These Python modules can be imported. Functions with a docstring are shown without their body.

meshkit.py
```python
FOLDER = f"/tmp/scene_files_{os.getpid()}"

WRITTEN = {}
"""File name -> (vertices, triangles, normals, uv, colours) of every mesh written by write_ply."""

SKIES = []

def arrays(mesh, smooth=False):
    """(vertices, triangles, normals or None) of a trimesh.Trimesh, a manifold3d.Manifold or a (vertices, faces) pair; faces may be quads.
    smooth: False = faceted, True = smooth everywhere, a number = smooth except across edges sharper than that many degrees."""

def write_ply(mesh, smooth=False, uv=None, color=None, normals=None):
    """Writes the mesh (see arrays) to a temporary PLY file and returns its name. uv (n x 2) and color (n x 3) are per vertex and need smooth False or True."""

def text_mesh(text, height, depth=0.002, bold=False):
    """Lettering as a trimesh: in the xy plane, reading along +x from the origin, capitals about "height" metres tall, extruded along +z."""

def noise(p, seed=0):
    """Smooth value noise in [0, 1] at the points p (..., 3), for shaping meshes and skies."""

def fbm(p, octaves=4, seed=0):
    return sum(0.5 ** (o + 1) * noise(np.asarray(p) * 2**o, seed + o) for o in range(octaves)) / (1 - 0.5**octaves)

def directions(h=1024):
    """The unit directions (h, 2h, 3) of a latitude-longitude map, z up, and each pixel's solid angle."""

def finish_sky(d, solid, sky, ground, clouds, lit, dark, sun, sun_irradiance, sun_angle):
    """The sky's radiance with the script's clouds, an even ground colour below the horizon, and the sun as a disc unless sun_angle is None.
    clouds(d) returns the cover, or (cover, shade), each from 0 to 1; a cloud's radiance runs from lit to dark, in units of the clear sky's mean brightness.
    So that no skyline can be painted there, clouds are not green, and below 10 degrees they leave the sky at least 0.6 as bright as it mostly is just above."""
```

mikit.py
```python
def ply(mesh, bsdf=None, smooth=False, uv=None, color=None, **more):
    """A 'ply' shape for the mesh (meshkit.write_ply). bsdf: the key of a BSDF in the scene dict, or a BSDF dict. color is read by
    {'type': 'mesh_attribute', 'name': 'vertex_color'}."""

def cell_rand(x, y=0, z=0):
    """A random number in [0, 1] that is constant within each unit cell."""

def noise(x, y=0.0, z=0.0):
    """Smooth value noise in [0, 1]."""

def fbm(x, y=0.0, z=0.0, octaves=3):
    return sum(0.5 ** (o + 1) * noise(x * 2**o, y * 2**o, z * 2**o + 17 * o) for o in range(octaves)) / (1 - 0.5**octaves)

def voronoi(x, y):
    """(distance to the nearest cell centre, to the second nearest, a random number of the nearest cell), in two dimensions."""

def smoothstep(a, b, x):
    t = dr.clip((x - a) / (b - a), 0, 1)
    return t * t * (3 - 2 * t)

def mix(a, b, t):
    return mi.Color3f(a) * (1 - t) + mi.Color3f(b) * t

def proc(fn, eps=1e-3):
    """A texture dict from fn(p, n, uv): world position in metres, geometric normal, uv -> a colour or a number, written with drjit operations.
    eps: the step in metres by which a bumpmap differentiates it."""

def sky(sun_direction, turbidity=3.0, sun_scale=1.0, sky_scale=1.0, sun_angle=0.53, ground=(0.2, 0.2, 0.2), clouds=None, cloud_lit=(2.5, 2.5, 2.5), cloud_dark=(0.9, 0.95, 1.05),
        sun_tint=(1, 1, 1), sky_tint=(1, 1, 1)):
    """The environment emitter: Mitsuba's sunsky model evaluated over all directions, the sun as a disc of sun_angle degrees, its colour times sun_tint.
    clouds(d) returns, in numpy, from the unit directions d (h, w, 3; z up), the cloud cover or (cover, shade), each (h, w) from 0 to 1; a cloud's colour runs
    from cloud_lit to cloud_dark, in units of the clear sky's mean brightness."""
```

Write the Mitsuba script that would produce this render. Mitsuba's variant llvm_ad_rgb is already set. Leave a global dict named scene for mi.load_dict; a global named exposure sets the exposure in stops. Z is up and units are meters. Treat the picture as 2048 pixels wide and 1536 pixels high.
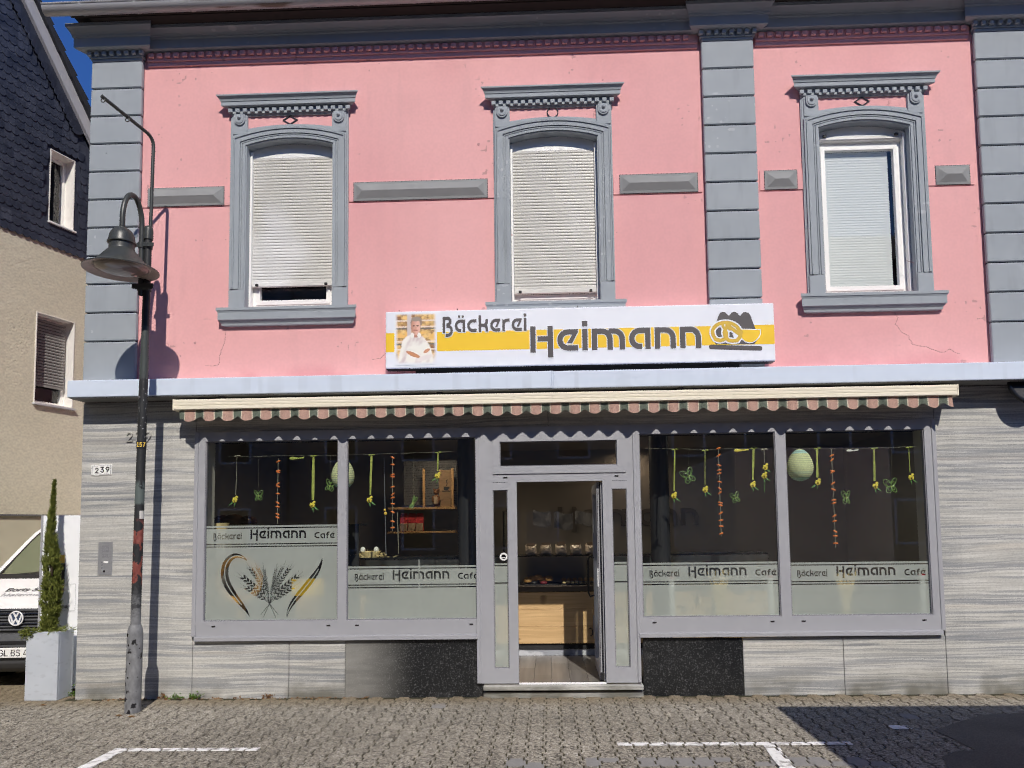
import math, random
import numpy as np, trimesh, drjit as dr, mitsuba as mi, mikit, meshkit
from shapely.geometry import Polygon, LineString, Point, box as sbox, MultiPolygon
from shapely.ops import unary_union
from shapely import affinity

T = mi.ScalarTransform4f
scene, labels = {}, {}
rng = np.random.default_rng(7)

# ------------------------------------------------------------------ camera, sky, exposure
FOC, PX, PY, EYE = 1454.0, 1051.0, 949.0, 1.84
ya, pi_, ro = np.radians([-1.83, 4.01, -0.78])
CAM = np.array([0, -8.0, EYE])
Fw = np.array([math.sin(ya) * math.cos(pi_), math.cos(ya) * math.cos(pi_), math.sin(pi_)])
_r0 = np.array([math.cos(ya), -math.sin(ya), 0.0])
_u0 = np.cross(_r0, Fw)
Rw = math.cos(ro) * _r0 + math.sin(ro) * _u0
Uw = np.cross(Rw, Fw)
scene['camera'] = {'type': 'perspective', 'fov_axis': 'x', 'fov': math.degrees(2 * math.atan(1024 / FOC)),
                   'principal_point_offset_x': (1024 - PX) / 2048, 'principal_point_offset_y': (768 - PY) / 1536,
                   'near_clip': 0.05, 'far_clip': 3000.0,
                   'to_world': T().look_at(origin=CAM.tolist(), target=(CAM + Fw).tolist(), up=Uw.tolist())}
SUN = (0.235, -1.0, 0.93)
scene['sky'] = mikit.sky(SUN, turbidity=2.6, sun_tint=(.88, 1.0, 1.245), sky_scale=.60, sky_tint=(.52, .90, 1.66), ground=(0.16, 0.15, 0.14))
exposure = 1.64


def at(px, py, y=0.0):                      # survey helper: the point of the plane y = const that a pixel of the 2048 px photograph shows
    d = Fw + (px - PX) / FOC * Rw - (py - PY) / FOC * Uw
    return CAM + d * ((y - CAM[1]) / d[1])


def proj(X):
    d = np.asarray(X) - CAM
    z = d @ Fw
    return PX + FOC * (d @ Rw) / z, PY - FOC * (d @ Uw) / z


# ------------------------------------------------------------------ scene helpers
def key_for(name):
    k, n = name, 0
    while k in labels or k in scene or any(q.startswith(k + '__') for q in scene):
        n += 1
        k = f'{name}_{n:03d}'
    return k


_count = {}


def pkey(parent, name):
    b = f'{parent}__{name}'
    n = _count.get(b, 0)
    _count[b] = n + 1
    return b if n == 0 else f'{b}_{n:03d}'


def thing(name, label, cat, group=None, kind=None):
    k = key_for(name)
    labels[k] = {'label': label, 'category': cat}
    if group: labels[k]['group'] = group
    if kind: labels[k]['kind'] = kind
    return k


def part(parent, name, mesh, m, smooth=False, label=None, kind=None, **kw):
    k = pkey(parent, name)
    scene[k] = mesh if isinstance(mesh, dict) else mikit.ply(mesh, 'mat_' + m, smooth=smooth, **kw)
    if label or kind:
        labels[k] = {}
        if label: labels[k]['label'] = label
        if kind: labels[k]['kind'] = kind
    return k


def solo(name, label, cat, mesh, m, smooth=False, group=None, **kw):
    k = thing(name, label, cat, group)
    scene[k] = mikit.ply(mesh, 'mat_' + m, smooth=smooth, **kw)
    return k


def struct(name, mesh, m, smooth=False, label=None, kind='structure', cat=None):
    scene[name] = mikit.ply(mesh, 'mat_' + m, smooth=smooth)
    labels[name] = {'kind': kind, 'label': label or name.replace('_', ' '), 'category': cat or name.replace('_', ' ')}
    return name


# ------------------------------------------------------------------ mesh helpers
def cat(*ms):
    l = []
    for m in ms: l += list(m) if isinstance(m, (list, tuple)) else [m]
    return trimesh.util.concatenate(l)


def bx(x0, x1, y0, y1, z0, z1, c=0.0):
    x0, x1 = sorted((x0, x1)); y0, y1 = sorted((y0, y1)); z0, z1 = sorted((z0, z1))
    if c <= 0:
        m = trimesh.creation.box((x1 - x0, y1 - y0, z1 - z0))
        m.apply_translation(((x0 + x1) / 2, (y0 + y1) / 2, (z0 + z1) / 2))
        return m
    c = min(c, .45 * min(x1 - x0, y1 - y0, z1 - z0))
    p = []
    for X, sx in ((x0, 1), (x1, -1)):
        for Y, sy in ((y0, 1), (y1, -1)):
            for Z, sz in ((z0, 1), (z1, -1)):
                p += [(X, Y + sy * c, Z + sz * c), (X + sx * c, Y, Z + sz * c), (X + sx * c, Y + sy * c, Z)]
    return trimesh.convex.convex_hull(np.array(p))


def ext(poly, h):
    polys = [poly] if isinstance(poly, Polygon) else [g for g in poly.geoms if isinstance(g, Polygon)]
    ms = [trimesh.creation.extrude_polygon(g, h, engine='earcut') for g in polys if g.area > 1e-9]
    return trimesh.util.concatenate(ms)


def xz(poly, y0, y1):                       # polygon drawn in x,z; from depth y0 to y1
    m = ext(poly, abs(y1 - y0))
    v = m.vertices.copy()
    m.vertices = np.stack([v[:, 0], max(y0, y1) - v[:, 2], v[:, 1]], 1)
    return m


def sheet(poly, y):                          # a single-sided film: the polygon drawn in x,z as one sheet facing the street
    ms = []
    for g in ([poly] if isinstance(poly, Polygon) else [q for q in poly.geoms if isinstance(q, Polygon)]):
        if g.area < 1e-8: continue
        v, f = trimesh.creation.triangulate_polygon(g, engine='earcut')
        v = np.array(v)
        ms.append(trimesh.Trimesh(np.stack([v[:, 0], np.full(len(v), y), v[:, 1]], 1), np.array(f), process=False))
    return trimesh.util.concatenate(ms)


def profx(pts, x0, x1, mitre=0.0):          # moulding: profile (y, z) run along x; with mitre the ends shrink as the profile recedes (returns at 45 deg)
    pts = np.array(pts, float)
    poly = Polygon(pts)
    if poly.exterior.is_ccw is False: pts = pts[::-1]
    n = len(pts)
    ymin = pts[:, 0].min()
    d = (pts[:, 0] - ymin) * mitre
    a = np.stack([x0 + d, pts[:, 0], pts[:, 1]], 1)
    b = np.stack([x1 - d, pts[:, 0], pts[:, 1]], 1)
    v = np.vstack([a, b])
    cap = trimesh.creation.triangulate_polygon(Polygon(pts), engine='earcut')
    cv, cf = np.array(cap[0]), np.array(cap[1])
    idx = np.array([int(np.argmin(((pts - q) ** 2).sum(1))) for q in cv])
    cf = idx[cf]
    i = np.arange(n); j = (i + 1) % n
    f = np.vstack([np.stack([i, j, j + n], 1), np.stack([i, j + n, i + n], 1), cf[:, ::-1], cf + n])
    m = trimesh.Trimesh(v, f, process=False)
    m.fix_normals()
    return m


def lathe(prof, seg=32, c=(0, 0, 0), closed=False):
    m = trimesh.creation.revolve(np.array(prof, float), sections=seg)
    m.apply_translation(c)
    return m


def tube(pts, r, sides=10):
    p = np.asarray(pts, float)
    r = np.broadcast_to(np.asarray(r, float), (len(p),))
    t = np.gradient(p, axis=0)
    t /= np.linalg.norm(t, axis=1, keepdims=True) + 1e-12
    a = np.zeros_like(t)
    ref = np.array([0, 0, 1.0]) if abs(t[0][2]) < .9 else np.array([1.0, 0, 0])
    a[0] = np.cross(t[0], ref); a[0] /= np.linalg.norm(a[0])
    for k in range(1, len(p)):
        q = a[k - 1] - t[k] * (a[k - 1] @ t[k]); a[k] = q / np.linalg.norm(q)
    b = np.cross(t, a)
    an = np.arange(sides) * 2 * np.pi / sides
    v = p[:, None] + r[:, None, None] * (np.cos(an)[None, :, None] * a[:, None] + np.sin(an)[None, :, None] * b[:, None])
    n = len(p)
    i, j = np.meshgrid(np.arange(n - 1), np.arange(sides), indexing='ij')
    A, B = i * sides + j, i * sides + (j + 1) % sides
    C, D = A + sides, B + sides
    f = np.vstack([np.stack([A, B, D], -1).reshape(-1, 3), np.stack([A, D, C], -1).reshape(-1, 3)])
    v = np.vstack([v.reshape(-1, 3), p[:1], p[-1:]])
    k = np.arange(sides); k2 = (k + 1) % sides
    f = np.vstack([f, np.stack([k2, k, np.full(sides, n * sides)], 1), np.stack([(n - 1) * sides + k, (n - 1) * sides + k2, np.full(sides, n * sides + 1)], 1)])
    return trimesh.Trimesh(v, f, process=False)


def ball(c, r, sub=2):
    m = trimesh.creation.icosphere(sub, 1.0)
    m.vertices = m.vertices * np.asarray(r, float) + np.asarray(c, float)
    return m


def cylx(c, r, y0, y1, seg=20):             # disc or rod along y
    return xz(Point(c[0], c[1]).buffer(r, seg // 4), y0, y1)


def hull(pts):
    return trimesh.convex.convex_hull(np.array(pts, float))


# ------------------------------------------------------------------ materials
from mikit import noise, fbm, voronoi, smoothstep, mix, cell_rand


def mat(name, col, rough=.6, spec=.4, bump=None, bs=.002, eps=1e-3, **kw):
    b = {'type': 'principled', 'base_color': mikit.proc(col) if callable(col) else {'type': 'rgb', 'value': list(col)},
         'roughness': mikit.proc(rough) if callable(rough) else rough, 'specular': spec, **kw}
    if bump is not None:
        b = {'type': 'bumpmap', 'arbitrary': mikit.proc(bump, eps), 'scale': bs, 'bsdf': b}
    scene['mat_' + name] = {'type': 'twosided', 'bsdf': b}


def tint(base, var, sx=1.5, sy=1.5, sz=1.5, o=3):
    base = mi.Color3f(*base)
    return lambda p, n, uv: base * (1 + var * (fbm(p.x * sx, p.y * sy, p.z * sz, o) - .5) * 2)


def pink_fn(p, n, uv):
    a = fbm(p.x * 1.1, p.z * 1.1, 3.1, 4)
    c = mix((.735, .378, .378), (.785, .432, .428), a)
    g = smoothstep(.6, .85, fbm(p.x * 7, p.z * 1.2, 9.0, 4)) * .16
    st = smoothstep(.70, .74, noise(p.x * 9, p.z * 9, 4.0)) * smoothstep(.6, .7, noise(p.x * .9, p.z * .9, 8.0))
    low = smoothstep(3.75, 3.5, p.z) * smoothstep(.4, .7, fbm(p.x * 3, p.z * 3, 2.0, 3))
    c = mix(c, (.52, .30, .30), g)
    c = mix(c, (.57, .22, .24), low * .6)
    band = smoothstep(7.25, 6.75, p.z) * 0 + smoothstep(.42, .75, fbm(p.x * .9 + 4, p.z * .35, 6., 4))
    c = mix(c, (.67, .335, .345), band * .45)
    c = c * (.975 + .05 * noise(p.x * 55, p.z * 55, 1.))
    dots = smoothstep(.86, .90, noise(p.x * 26, p.z * 26, 4.0)) * smoothstep(.72, .78, noise(p.x * 3.1, p.z * 3.1, 8.0))
    streak = smoothstep(.55, .9, noise(p.x * 17, p.z * .55, 12.)) * smoothstep(.45, .8, fbm(p.x * 1.6, p.z * .8, 14., 3))
    c = mix(c, (.62, .34, .35), streak * .12)
    return mix(c, (.40, .22, .22), dots * .6)


mat('pink', pink_fn, .85, .2, lambda p, n, uv: fbm(p.x * 35, p.y * 35, p.z * 35, 3) + .8 * noise(p.x * 6, p.z * 6, 1.), .0022)


def grey_fn(p, n, uv):
    a = fbm(p.x * 2.2, p.y * 2, p.z * 2.2, 4)
    c = mix((.285, .318, .350), (.345, .378, .408), a)
    c = mix(c, (.46, .48, .50), smoothstep(.80, .83, noise(p.x * 21, p.y * 21, p.z * 21)) * smoothstep(.7, .8, noise(p.x * 1.7, p.z * 1.7, 3.)) * .8)
    s = smoothstep(.56, .80, fbm(p.x * 11, p.y * 3, p.z * 1.6, 4)) * .34
    return mix(c, (.24, .265, .29), s)


mat('grey', grey_fn, .7, .3, lambda p, n, uv: fbm(p.x * 30, p.y * 30, p.z * 30, 3), .0018)
mat('crack', (.34, .17, .17), .9, .1)
mat('plug', (.50, .26, .27), .8, .2)
mat('panel_grey', tint((.255, .262, .265), .12, 5, 5, 5), .75, .25)
mat('joint', (.05, .055, .065), .9, .1)
mat('canopy', lambda p, n, uv: mix((.60, .675, .79), (.50, .56, .65), smoothstep(.60, .88, noise(p.x * 16, p.z * 1.2, 2.)) * smoothstep(.35, .7, fbm(p.x * 1.1, 3., p.z, 3)) * .55) * (.96 + .08 * fbm(p.x * .8, p.y, p.z * 6, 3)), .45, .4)
mat('sign_white', tint((.78, .81, .88), .03), .35, .4)
mat('yellow', (.86, .57, .045), .35, .4)
mat('letter', (.095, .088, .092), .4, .4)
mat('cream', lambda p, n, uv: mix((.74, .68, .52), (.80, .75, .62), fbm(p.x * .9, p.z * 30, 2., 3)), .5, .4)
mat('white_frame', tint((.80, .80, .78), .05, 2, 2, 2), .35, .5)
mat('slat', lambda p, n, uv: mix((.64, .63, .59), (.76, .76, .75), smoothstep(.3, .7, fbm(p.x * 1.6 + 3, p.z * 1.2, p.y, 3))) * (1 - .10 * noise(p.x * 3, p.z * 60, 0.)), .45, .4)
mat('black', (.018, .018, .02), .4, .4)
mat('column', (.03, .03, .034), .32, .8)
mat('black_gloss', (.012, .013, .015), .12, .5)
mat('dark_void', (.02, .02, .02), .9, .1)
mat('alu', tint((.335, .340, .364), .05, 1, 1, 3), .42, .5)
mat('alu_dark', (.20, .20, .22), .4, .5)
mat('steel', lambda p, n, uv: mix((.42, .43, .44), (.55, .55, .56), noise(p.x * 40, p.z * 400, p.y * 40)), .35, .5, metallic=.6)
mat('pale_metal', (.75, .75, .76), .3, .5)


def stone_fn(p, n, uv):
    w = fbm(p.x * .8, p.z * 1.4, p.y * .7 + 4, 3)
    zz = p.z + .085 * w + .008 * fbm(p.x * 3.2, p.z * 7, p.y + 1, 2)
    zone = fbm(p.x * .55 + 3, zz * 2.6, 7., 3)
    a = fbm(p.x * .8 + 5, zz * 27, p.y * .4, 4)
    f = fbm(p.x * 1.8 + 9, zz * 80, p.y + 2., 3)
    t = noise(p.x * 1.5 + 31, zz * 90, p.y + 8.)
    c = mix((.285, .292, .298), (.44, .435, .405), smoothstep(.32, .60, a * .8 + zone * .2))
    c = mix(c, (.58, .572, .54), smoothstep(.50, .74, f) * (.35 + .6 * zone))
    c = mix(c, (.185, .198, .213), smoothstep(.48, .28, f) * smoothstep(.80, .35, zone) * .55)
    c = mix(c, (.12, .13, .145), smoothstep(.76, .92, t) * smoothstep(.64, .38, zone) * .45)
    c = mix(c, (.50, .43, .345), smoothstep(.60, .85, noise(p.x * .8 + 50, zz * 20, 2.5)) * .25)
    c = c * (.91 + .18 * noise(p.x * 60, p.z * 130, 4.)) * (.95 + .10 * cell_rand(dr.floor((p.x + 5.3) / 1.08), 0, 3))
    dirt = smoothstep(.34, 0., p.z) * smoothstep(.3, .75, fbm(p.x * 3.0, p.z * 3, 1.0, 4))
    return mix(c, (.13, .125, .10), dirt * .85)


mat('stone', stone_fn, .5, .35, lambda p, n, uv: fbm(p.x * 6, p.z * 120, p.y * 6, 3), .0012)


def granite_fn(p, n, uv):
    v = noise(p.x * 260, p.z * 260, p.y * 260)
    v2 = noise(p.x * 110, p.z * 110, p.y * 110)
    c = mix((.012, .013, .014), (.13, .13, .135), smoothstep(.52, .95, v * .35 + v2 * .65))
    painted_glare = smoothstep(-1.45, -2.3, p.x) * (.55 + .35 * fbm(p.x * 5, p.z * 25, 3., 3))  # reflected glare painted into the colour towards the left of the slab
    scuff = smoothstep(.6, .8, fbm(p.x * 4, p.z * 5, 3.3, 3)) * .25
    return mix(mix(c, (.09, .09, .09), scuff), (.36, .355, .33), dr.clip(painted_glare, 0, 1) * .85)


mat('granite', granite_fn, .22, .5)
mat('soffit', tint((.16, .16, .16), .2), .7, .3)


def paver_fn(p, n, uv):
    sp = noise(p.x * 95, p.y * 95, 2.)
    sp2 = noise(p.x * 60, p.y * 60, 5.)
    cx = dr.floor(p.x / .146 + .5)
    tone = cell_rand(cx, dr.floor(p.y / .2 + .5 * (cx - 2 * dr.floor(cx / 2)) + .5), 7)
    big = fbm(p.x * .8, p.y * 1.2, 0., 4)
    c = mix((.125, .112, .092), (.285, .262, .218), smoothstep(.2, .8, sp * .5 + sp2 * .5))
    c = mix(c, (.42, .40, .36), smoothstep(.76, .90, sp) * .9)
    c = mix(c, (.05, .046, .04), smoothstep(.32, .14, sp2) * .7)
    c = c * (.93 + .13 * tone) * (.80 + .4 * big)
    strip = smoothstep(-2.31, -2.30, p.y) * smoothstep(-2.09, -2.10, p.y) * smoothstep(.25, .26, p.x) * smoothstep(2.55, 2.54, p.x)
    plain = dr.maximum(smoothstep(.993, .996, tone), strip * smoothstep(.28, .3, tone))
    c = mix(c, mi.Color3f(.21, .205, .20) * (.93 + .14 * sp), plain)
    edge = smoothstep(-.55, -.05, p.y) * smoothstep(.2, .6, fbm(p.x * 2, p.y * 3, 6., 3) + .15)
    c = mix(c, mi.Color3f(.16, .125, .075) * (.75 + .4 * sp2), edge * .75)
    return c


mat('paver', paver_fn, .85, .25, lambda p, n, uv: noise(p.x * 120, p.y * 120, 0.) + .6 * noise(p.x * 60, p.y * 60, 3.), .0013)
mat('joint_sand', lambda p, n, uv: mix((.035, .031, .022), (.06, .056, .035), fbm(p.x * 15, p.y * 15, 0., 3)), .95, .1)
mat('ground', tint((.10, .093, .083), .3, .5, .5, .5), .95, .1)
mat('asphalt', lambda p, n, uv: mix((.065, .061, .055), (.14, .132, .12), noise(p.x * 140, p.y * 140, 1.)) * (.7 + .6 * fbm(p.x * 1.5, p.y * 1.5, 0., 3)), .85, .25)
mat('road_paint', lambda p, n, uv: mix((.70, .70, .69), (.34, .33, .31), smoothstep(.46, .72, fbm(p.x * 22, p.y * 22, 0., 3))), .7, .3)
mat('roof_tile', tint((.15, .13, .11), .45, 9, 9, 9), .8, .2)
mat('zinc', lambda p, n, uv: mix((.42, .42, .43), (.16, .125, .105), smoothstep(.48, .66, fbm(p.x * 1.7, p.y * 14, p.z * 16, 3)) * smoothstep(-4.3, -3.6, p.x)), .5, .5, metallic=.3)
mat('wood_dark', (.035, .03, .028), .7, .2)


def pole_fn(p, n, uv):
    s = noise(p.x * 60, p.y * 60, p.z * 60)
    f = fbm(p.x * 16, p.y * 16, p.z * 9, 4)
    c = mix((.018, .019, .021), (.030, .032, .034), f)
    c = mix(c, (.34, .34, .35), smoothstep(.80, .86, s) * smoothstep(2.6, 2.8, p.z) * smoothstep(3.6, 3.3, p.z))
    c = mix(c, (.085, .105, .10), smoothstep(3.42, 3.44, p.z) * smoothstep(4.0, 3.98, p.z) * .45)
    c = mix(c, (.10, .125, .12), smoothstep(2.1, 2.13, p.z) * smoothstep(2.38, 2.3, p.z) * smoothstep(.36, .44, f))
    red = smoothstep(1.27, 1.31, p.z) * smoothstep(1.98, 1.9, p.z) * smoothstep(.50, .55, f + .05 * noise(p.z * 9, 0., 0.))
    c = mix(c, mix((.13, .028, .024), (.29, .09, .07), noise(p.x * 50, p.y * 50, p.z * 30)), red)
    gal = smoothstep(1.26, .92, p.z + .3 * (f - .5) + .12 * (s - .5))
    c = mix(c, mix((.09, .093, .10), (.27, .275, .285), fbm(p.x * 34, p.y * 34, p.z * 14, 4)), gal)
    c = mix(c, (.012, .012, .014), smoothstep(.60, .66, fbm(p.x * 22, p.y * 22, p.z * 14 + 3, 3)) * gal)
    return mix(c, (.62, .6, .57), smoothstep(1.96, 1.965, p.z) * smoothstep(2.05, 2.04, p.z) * smoothstep(-4.232, -4.222, p.x) * smoothstep(.40, .5, f))


mat('pole', pole_fn, .55, .4, lambda p, n, uv: fbm(p.x * 60, p.y * 60, p.z * 40, 3), .0012)
mat('lamp_paint', tint((.042, .046, .044), .35, 7, 7, 7), .38, .5)
mat('lamp_inner', tint((.36, .30, .27), .25, 12, 12, 12), .45, .4)
mat('lamp_glass', tint((.17, .135, .12), .3, 14, 14, 14), .15, .5)
mat('gold', (.80, .55, .10), .45, .4)
mat('planter', lambda p, n, uv: mix((.43, .465, .51), (.50, .535, .58), fbm(p.x * 3, p.y * 3, p.z * 5, 4)) * (1 - .10 * smoothstep(.62, .75, fbm(p.x * 14, p.y * 14, p.z * 30, 3))), .6, .35,
    lambda p, n, uv: fbm(p.x * 10, p.y * 10, p.z * 60, 3), .0015)
mat('bark', (.06, .045, .03), .9, .1)
mat('soil', tint((.03, .024, .018), .3, 20, 20, 20), .95, .1)


def leaf(name, a, b, tr=.35):
    scene['mat_' + name] = {'type': 'principledthin', 'base_color': mikit.proc(lambda p, n, uv: mix(a, b, noise(p.x * 45, p.y * 45, p.z * 45))), 'roughness': .6, 'diff_trans': tr, 'spec_trans': 0.0}


leaf('cypress', (.075, .105, .022), (.27, .29, .075), .45)
leaf('weed', (.06, .12, .02), (.14, .22, .05), .4)
leaf('dryleaf', (.16, .08, .03), (.28, .15, .06), .3)
mat('beige', lambda p, n, uv: mix((.58, .545, .425), (.66, .625, .50), fbm(p.x * 1.3, p.y * 1.3, p.z * 1.3, 4)) * (.86 + .26 * noise(p.x * 44, p.y * 44, p.z * 44)), .9, .2,
    lambda p, n, uv: fbm(p.x * 42, p.y * 42, p.z * 42, 2), .011, 4e-3)
mat('beige_smooth', tint((.55, .52, .40), .10), .85, .2, lambda p, n, uv: fbm(p.x * 12, p.y * 12, p.z * 12, 3), .004)
mat('slate', lambda p, n, uv: mix((.028, .034, .054), (.052, .060, .086), cell_rand(dr.floor(p.z * 6.06), dr.floor(p.y * 6.6), 3)) * (.8 + .4 * noise(p.x * 30, p.y * 30, p.z * 8)), .5, .5,
    lambda p, n, uv: fbm(p.x * 40, p.y * 40, p.z * 14, 3), .002)
mat('barge', tint((.46, .46, .48), .1), .7, .3)
mat('reveal_white', (.76, .74, .70), .6, .3)
mat('shutter_grey', tint((.24, .235, .23), .08), .5, .4)
mat('van_white', tint((.74, .74, .74), .03), .25, .5, clearcoat=.6, clearcoat_gloss=.95)
mat('van_plastic', (.075, .078, .084), .5, .4)
mat('van_seat', (.32, .36, .32), .8, .2)
mat('chrome', (.75, .77, .80), .12, .5, metallic=1.0)
mat('emblem_blue', (.05, .07, .12), .25, .5)
mat('maroon', (.16, .02, .03), .5, .4)
mat('text_grey', (.30, .30, .31), .6, .3)
mat('text_dark', (.03, .03, .032), .6, .3)
mat('board_white', tint((.84, .86, .90), .03), .4, .4)
scene['mat_film'] = {'type': 'mask', 'opacity': .74, 'bsdf': {'type': 'principledthin', 'base_color': mikit.proc(tint((.80, .815, .82), .10, .9, .9, 1.3)), 'roughness': .5, 'diff_trans': .6, 'spec_trans': 0.0}}
scene['mat_vanglass'] = {'type': 'thindielectric', 'int_ior': 1.5, 'specular_transmittance': {'type': 'rgb', 'value': [.50, .62, .50]}}
scene['mat_glass'] = {'type': 'thindielectric', 'int_ior': 1.5}
scene['mat_shopglass'] = {'type': 'thindielectric', 'int_ior': 1.5, 'specular_transmittance': {'type': 'rgb', 'value': [.94, .96, .94]}}
mat('room', tint((.30, .28, .255), .2, .8, .8, .8), .85, .2)
mat('room_dark', (.03, .03, .032), .8, .2)
mat('room_letter', (.13, .12, .11), .6, .3)


def oak_fn(p, n, uv):
    pl = dr.floor((p.z - .30) / .22)
    g = fbm(p.x * 2.2 + pl * 5.3, (p.z + .03 * fbm(p.x * 2.5, p.z * 3, pl * 3., 2)) * 60, pl * 3., 4)
    c = mix((.46, .29, .13), (.66, .46, .245), g)
    kx = noise(p.x * 4 + pl * 9.7, p.z * 11, pl)
    return mix(c, (.16, .085, .035), smoothstep(.80, .90, kx) * .8)


mat('oak', oak_fn, .55, .35, lambda p, n, uv: fbm(p.x * 4, p.z * 130, 0., 2), .0008)
mat('oak_shelf', tint((.40, .24, .11), .2, 3, 20, 20), .6, .3)
mat('slab', tint((.07, .055, .045), .2, 3, 3, 20), .4, .4)
mat('marble', lambda p, n, uv: mix((.50, .52, .56), (.30, .32, .36), smoothstep(.45, .62, fbm(p.x * 7, p.z * 9, 0., 4))), .25, .5)
mat('floor_wood', lambda p, n, uv: mix((.10, .094, .088), (.18, .17, .16), fbm(p.x * 14, p.y * 1.2, 0., 3)) * (.75 + .5 * cell_rand(dr.floor(p.x / .2 + 10.), dr.floor(p.y * .9 + dr.floor(p.x / .2) * .37), 2)), .35, .5)
mat('bread', lambda p, n, uv: mix((.30, .13, .035), (.70, .42, .15), fbm(p.x * 18, p.y * 18, p.z * 18, 3)), .6, .3)
mat('dark_bread', tint((.14, .065, .03), .4, 15, 15, 15), .8, .2)
mat('orange', (.88, .25, .07), .55, .3)
mat('lemon', (.80, .66, .10), .6, .3)
mat('lime', tint((.42, .47, .11), .3, 40, 40, 40), .6, .3)
mat('wire_green', (.17, .28, .08), .35, .5)
mat('stem_green', (.12, .28, .08), .6, .3)
mat('thread', (.45, .42, .33), .6, .3)
mat('white_thing', (.78, .78, .76), .6, .3)
mat('red_bag', (.42, .03, .04), .5, .4)
mat('kraft', tint((.34, .25, .18), .3, 20, 20, 20), .7, .2)
mat('clear_bag', tint((.55, .47, .38), .5, 26, 26, 26), .3, .5)
mat('straw', tint((.72, .58, .30), .3, 30, 30, 30), .7, .2)
mat('poster', lambda p, n, uv: mix((.10, .10, .105), (.035, .035, .04), smoothstep(.35, .45, dr.abs(p.z * 24 - dr.floor(p.z * 24) - .5)) * smoothstep(.3, .35, noise(p.x * 30, dr.floor(p.z * 24), 2.))), .5, .4)
mat('sign_wood', tint((.22, .14, .08), .2, 8, 8, 30), .6, .3)


def egg_fn(p, n, uv):
    k = smoothstep(.40, .60, noise(p.z * 26, 0., 3.))
    c = mix((.86, .90, .55), (.56, .82, .78), k)
    r = p.z * 48
    return c * (.70 + .42 * smoothstep(.10, .32, dr.abs(r - dr.floor(r) - .5)))


scene['mat_egg'] = {'type': 'principledthin', 'base_color': mikit.proc(egg_fn), 'roughness': .7, 'diff_trans': .5, 'spec_trans': 0.0}


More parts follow.
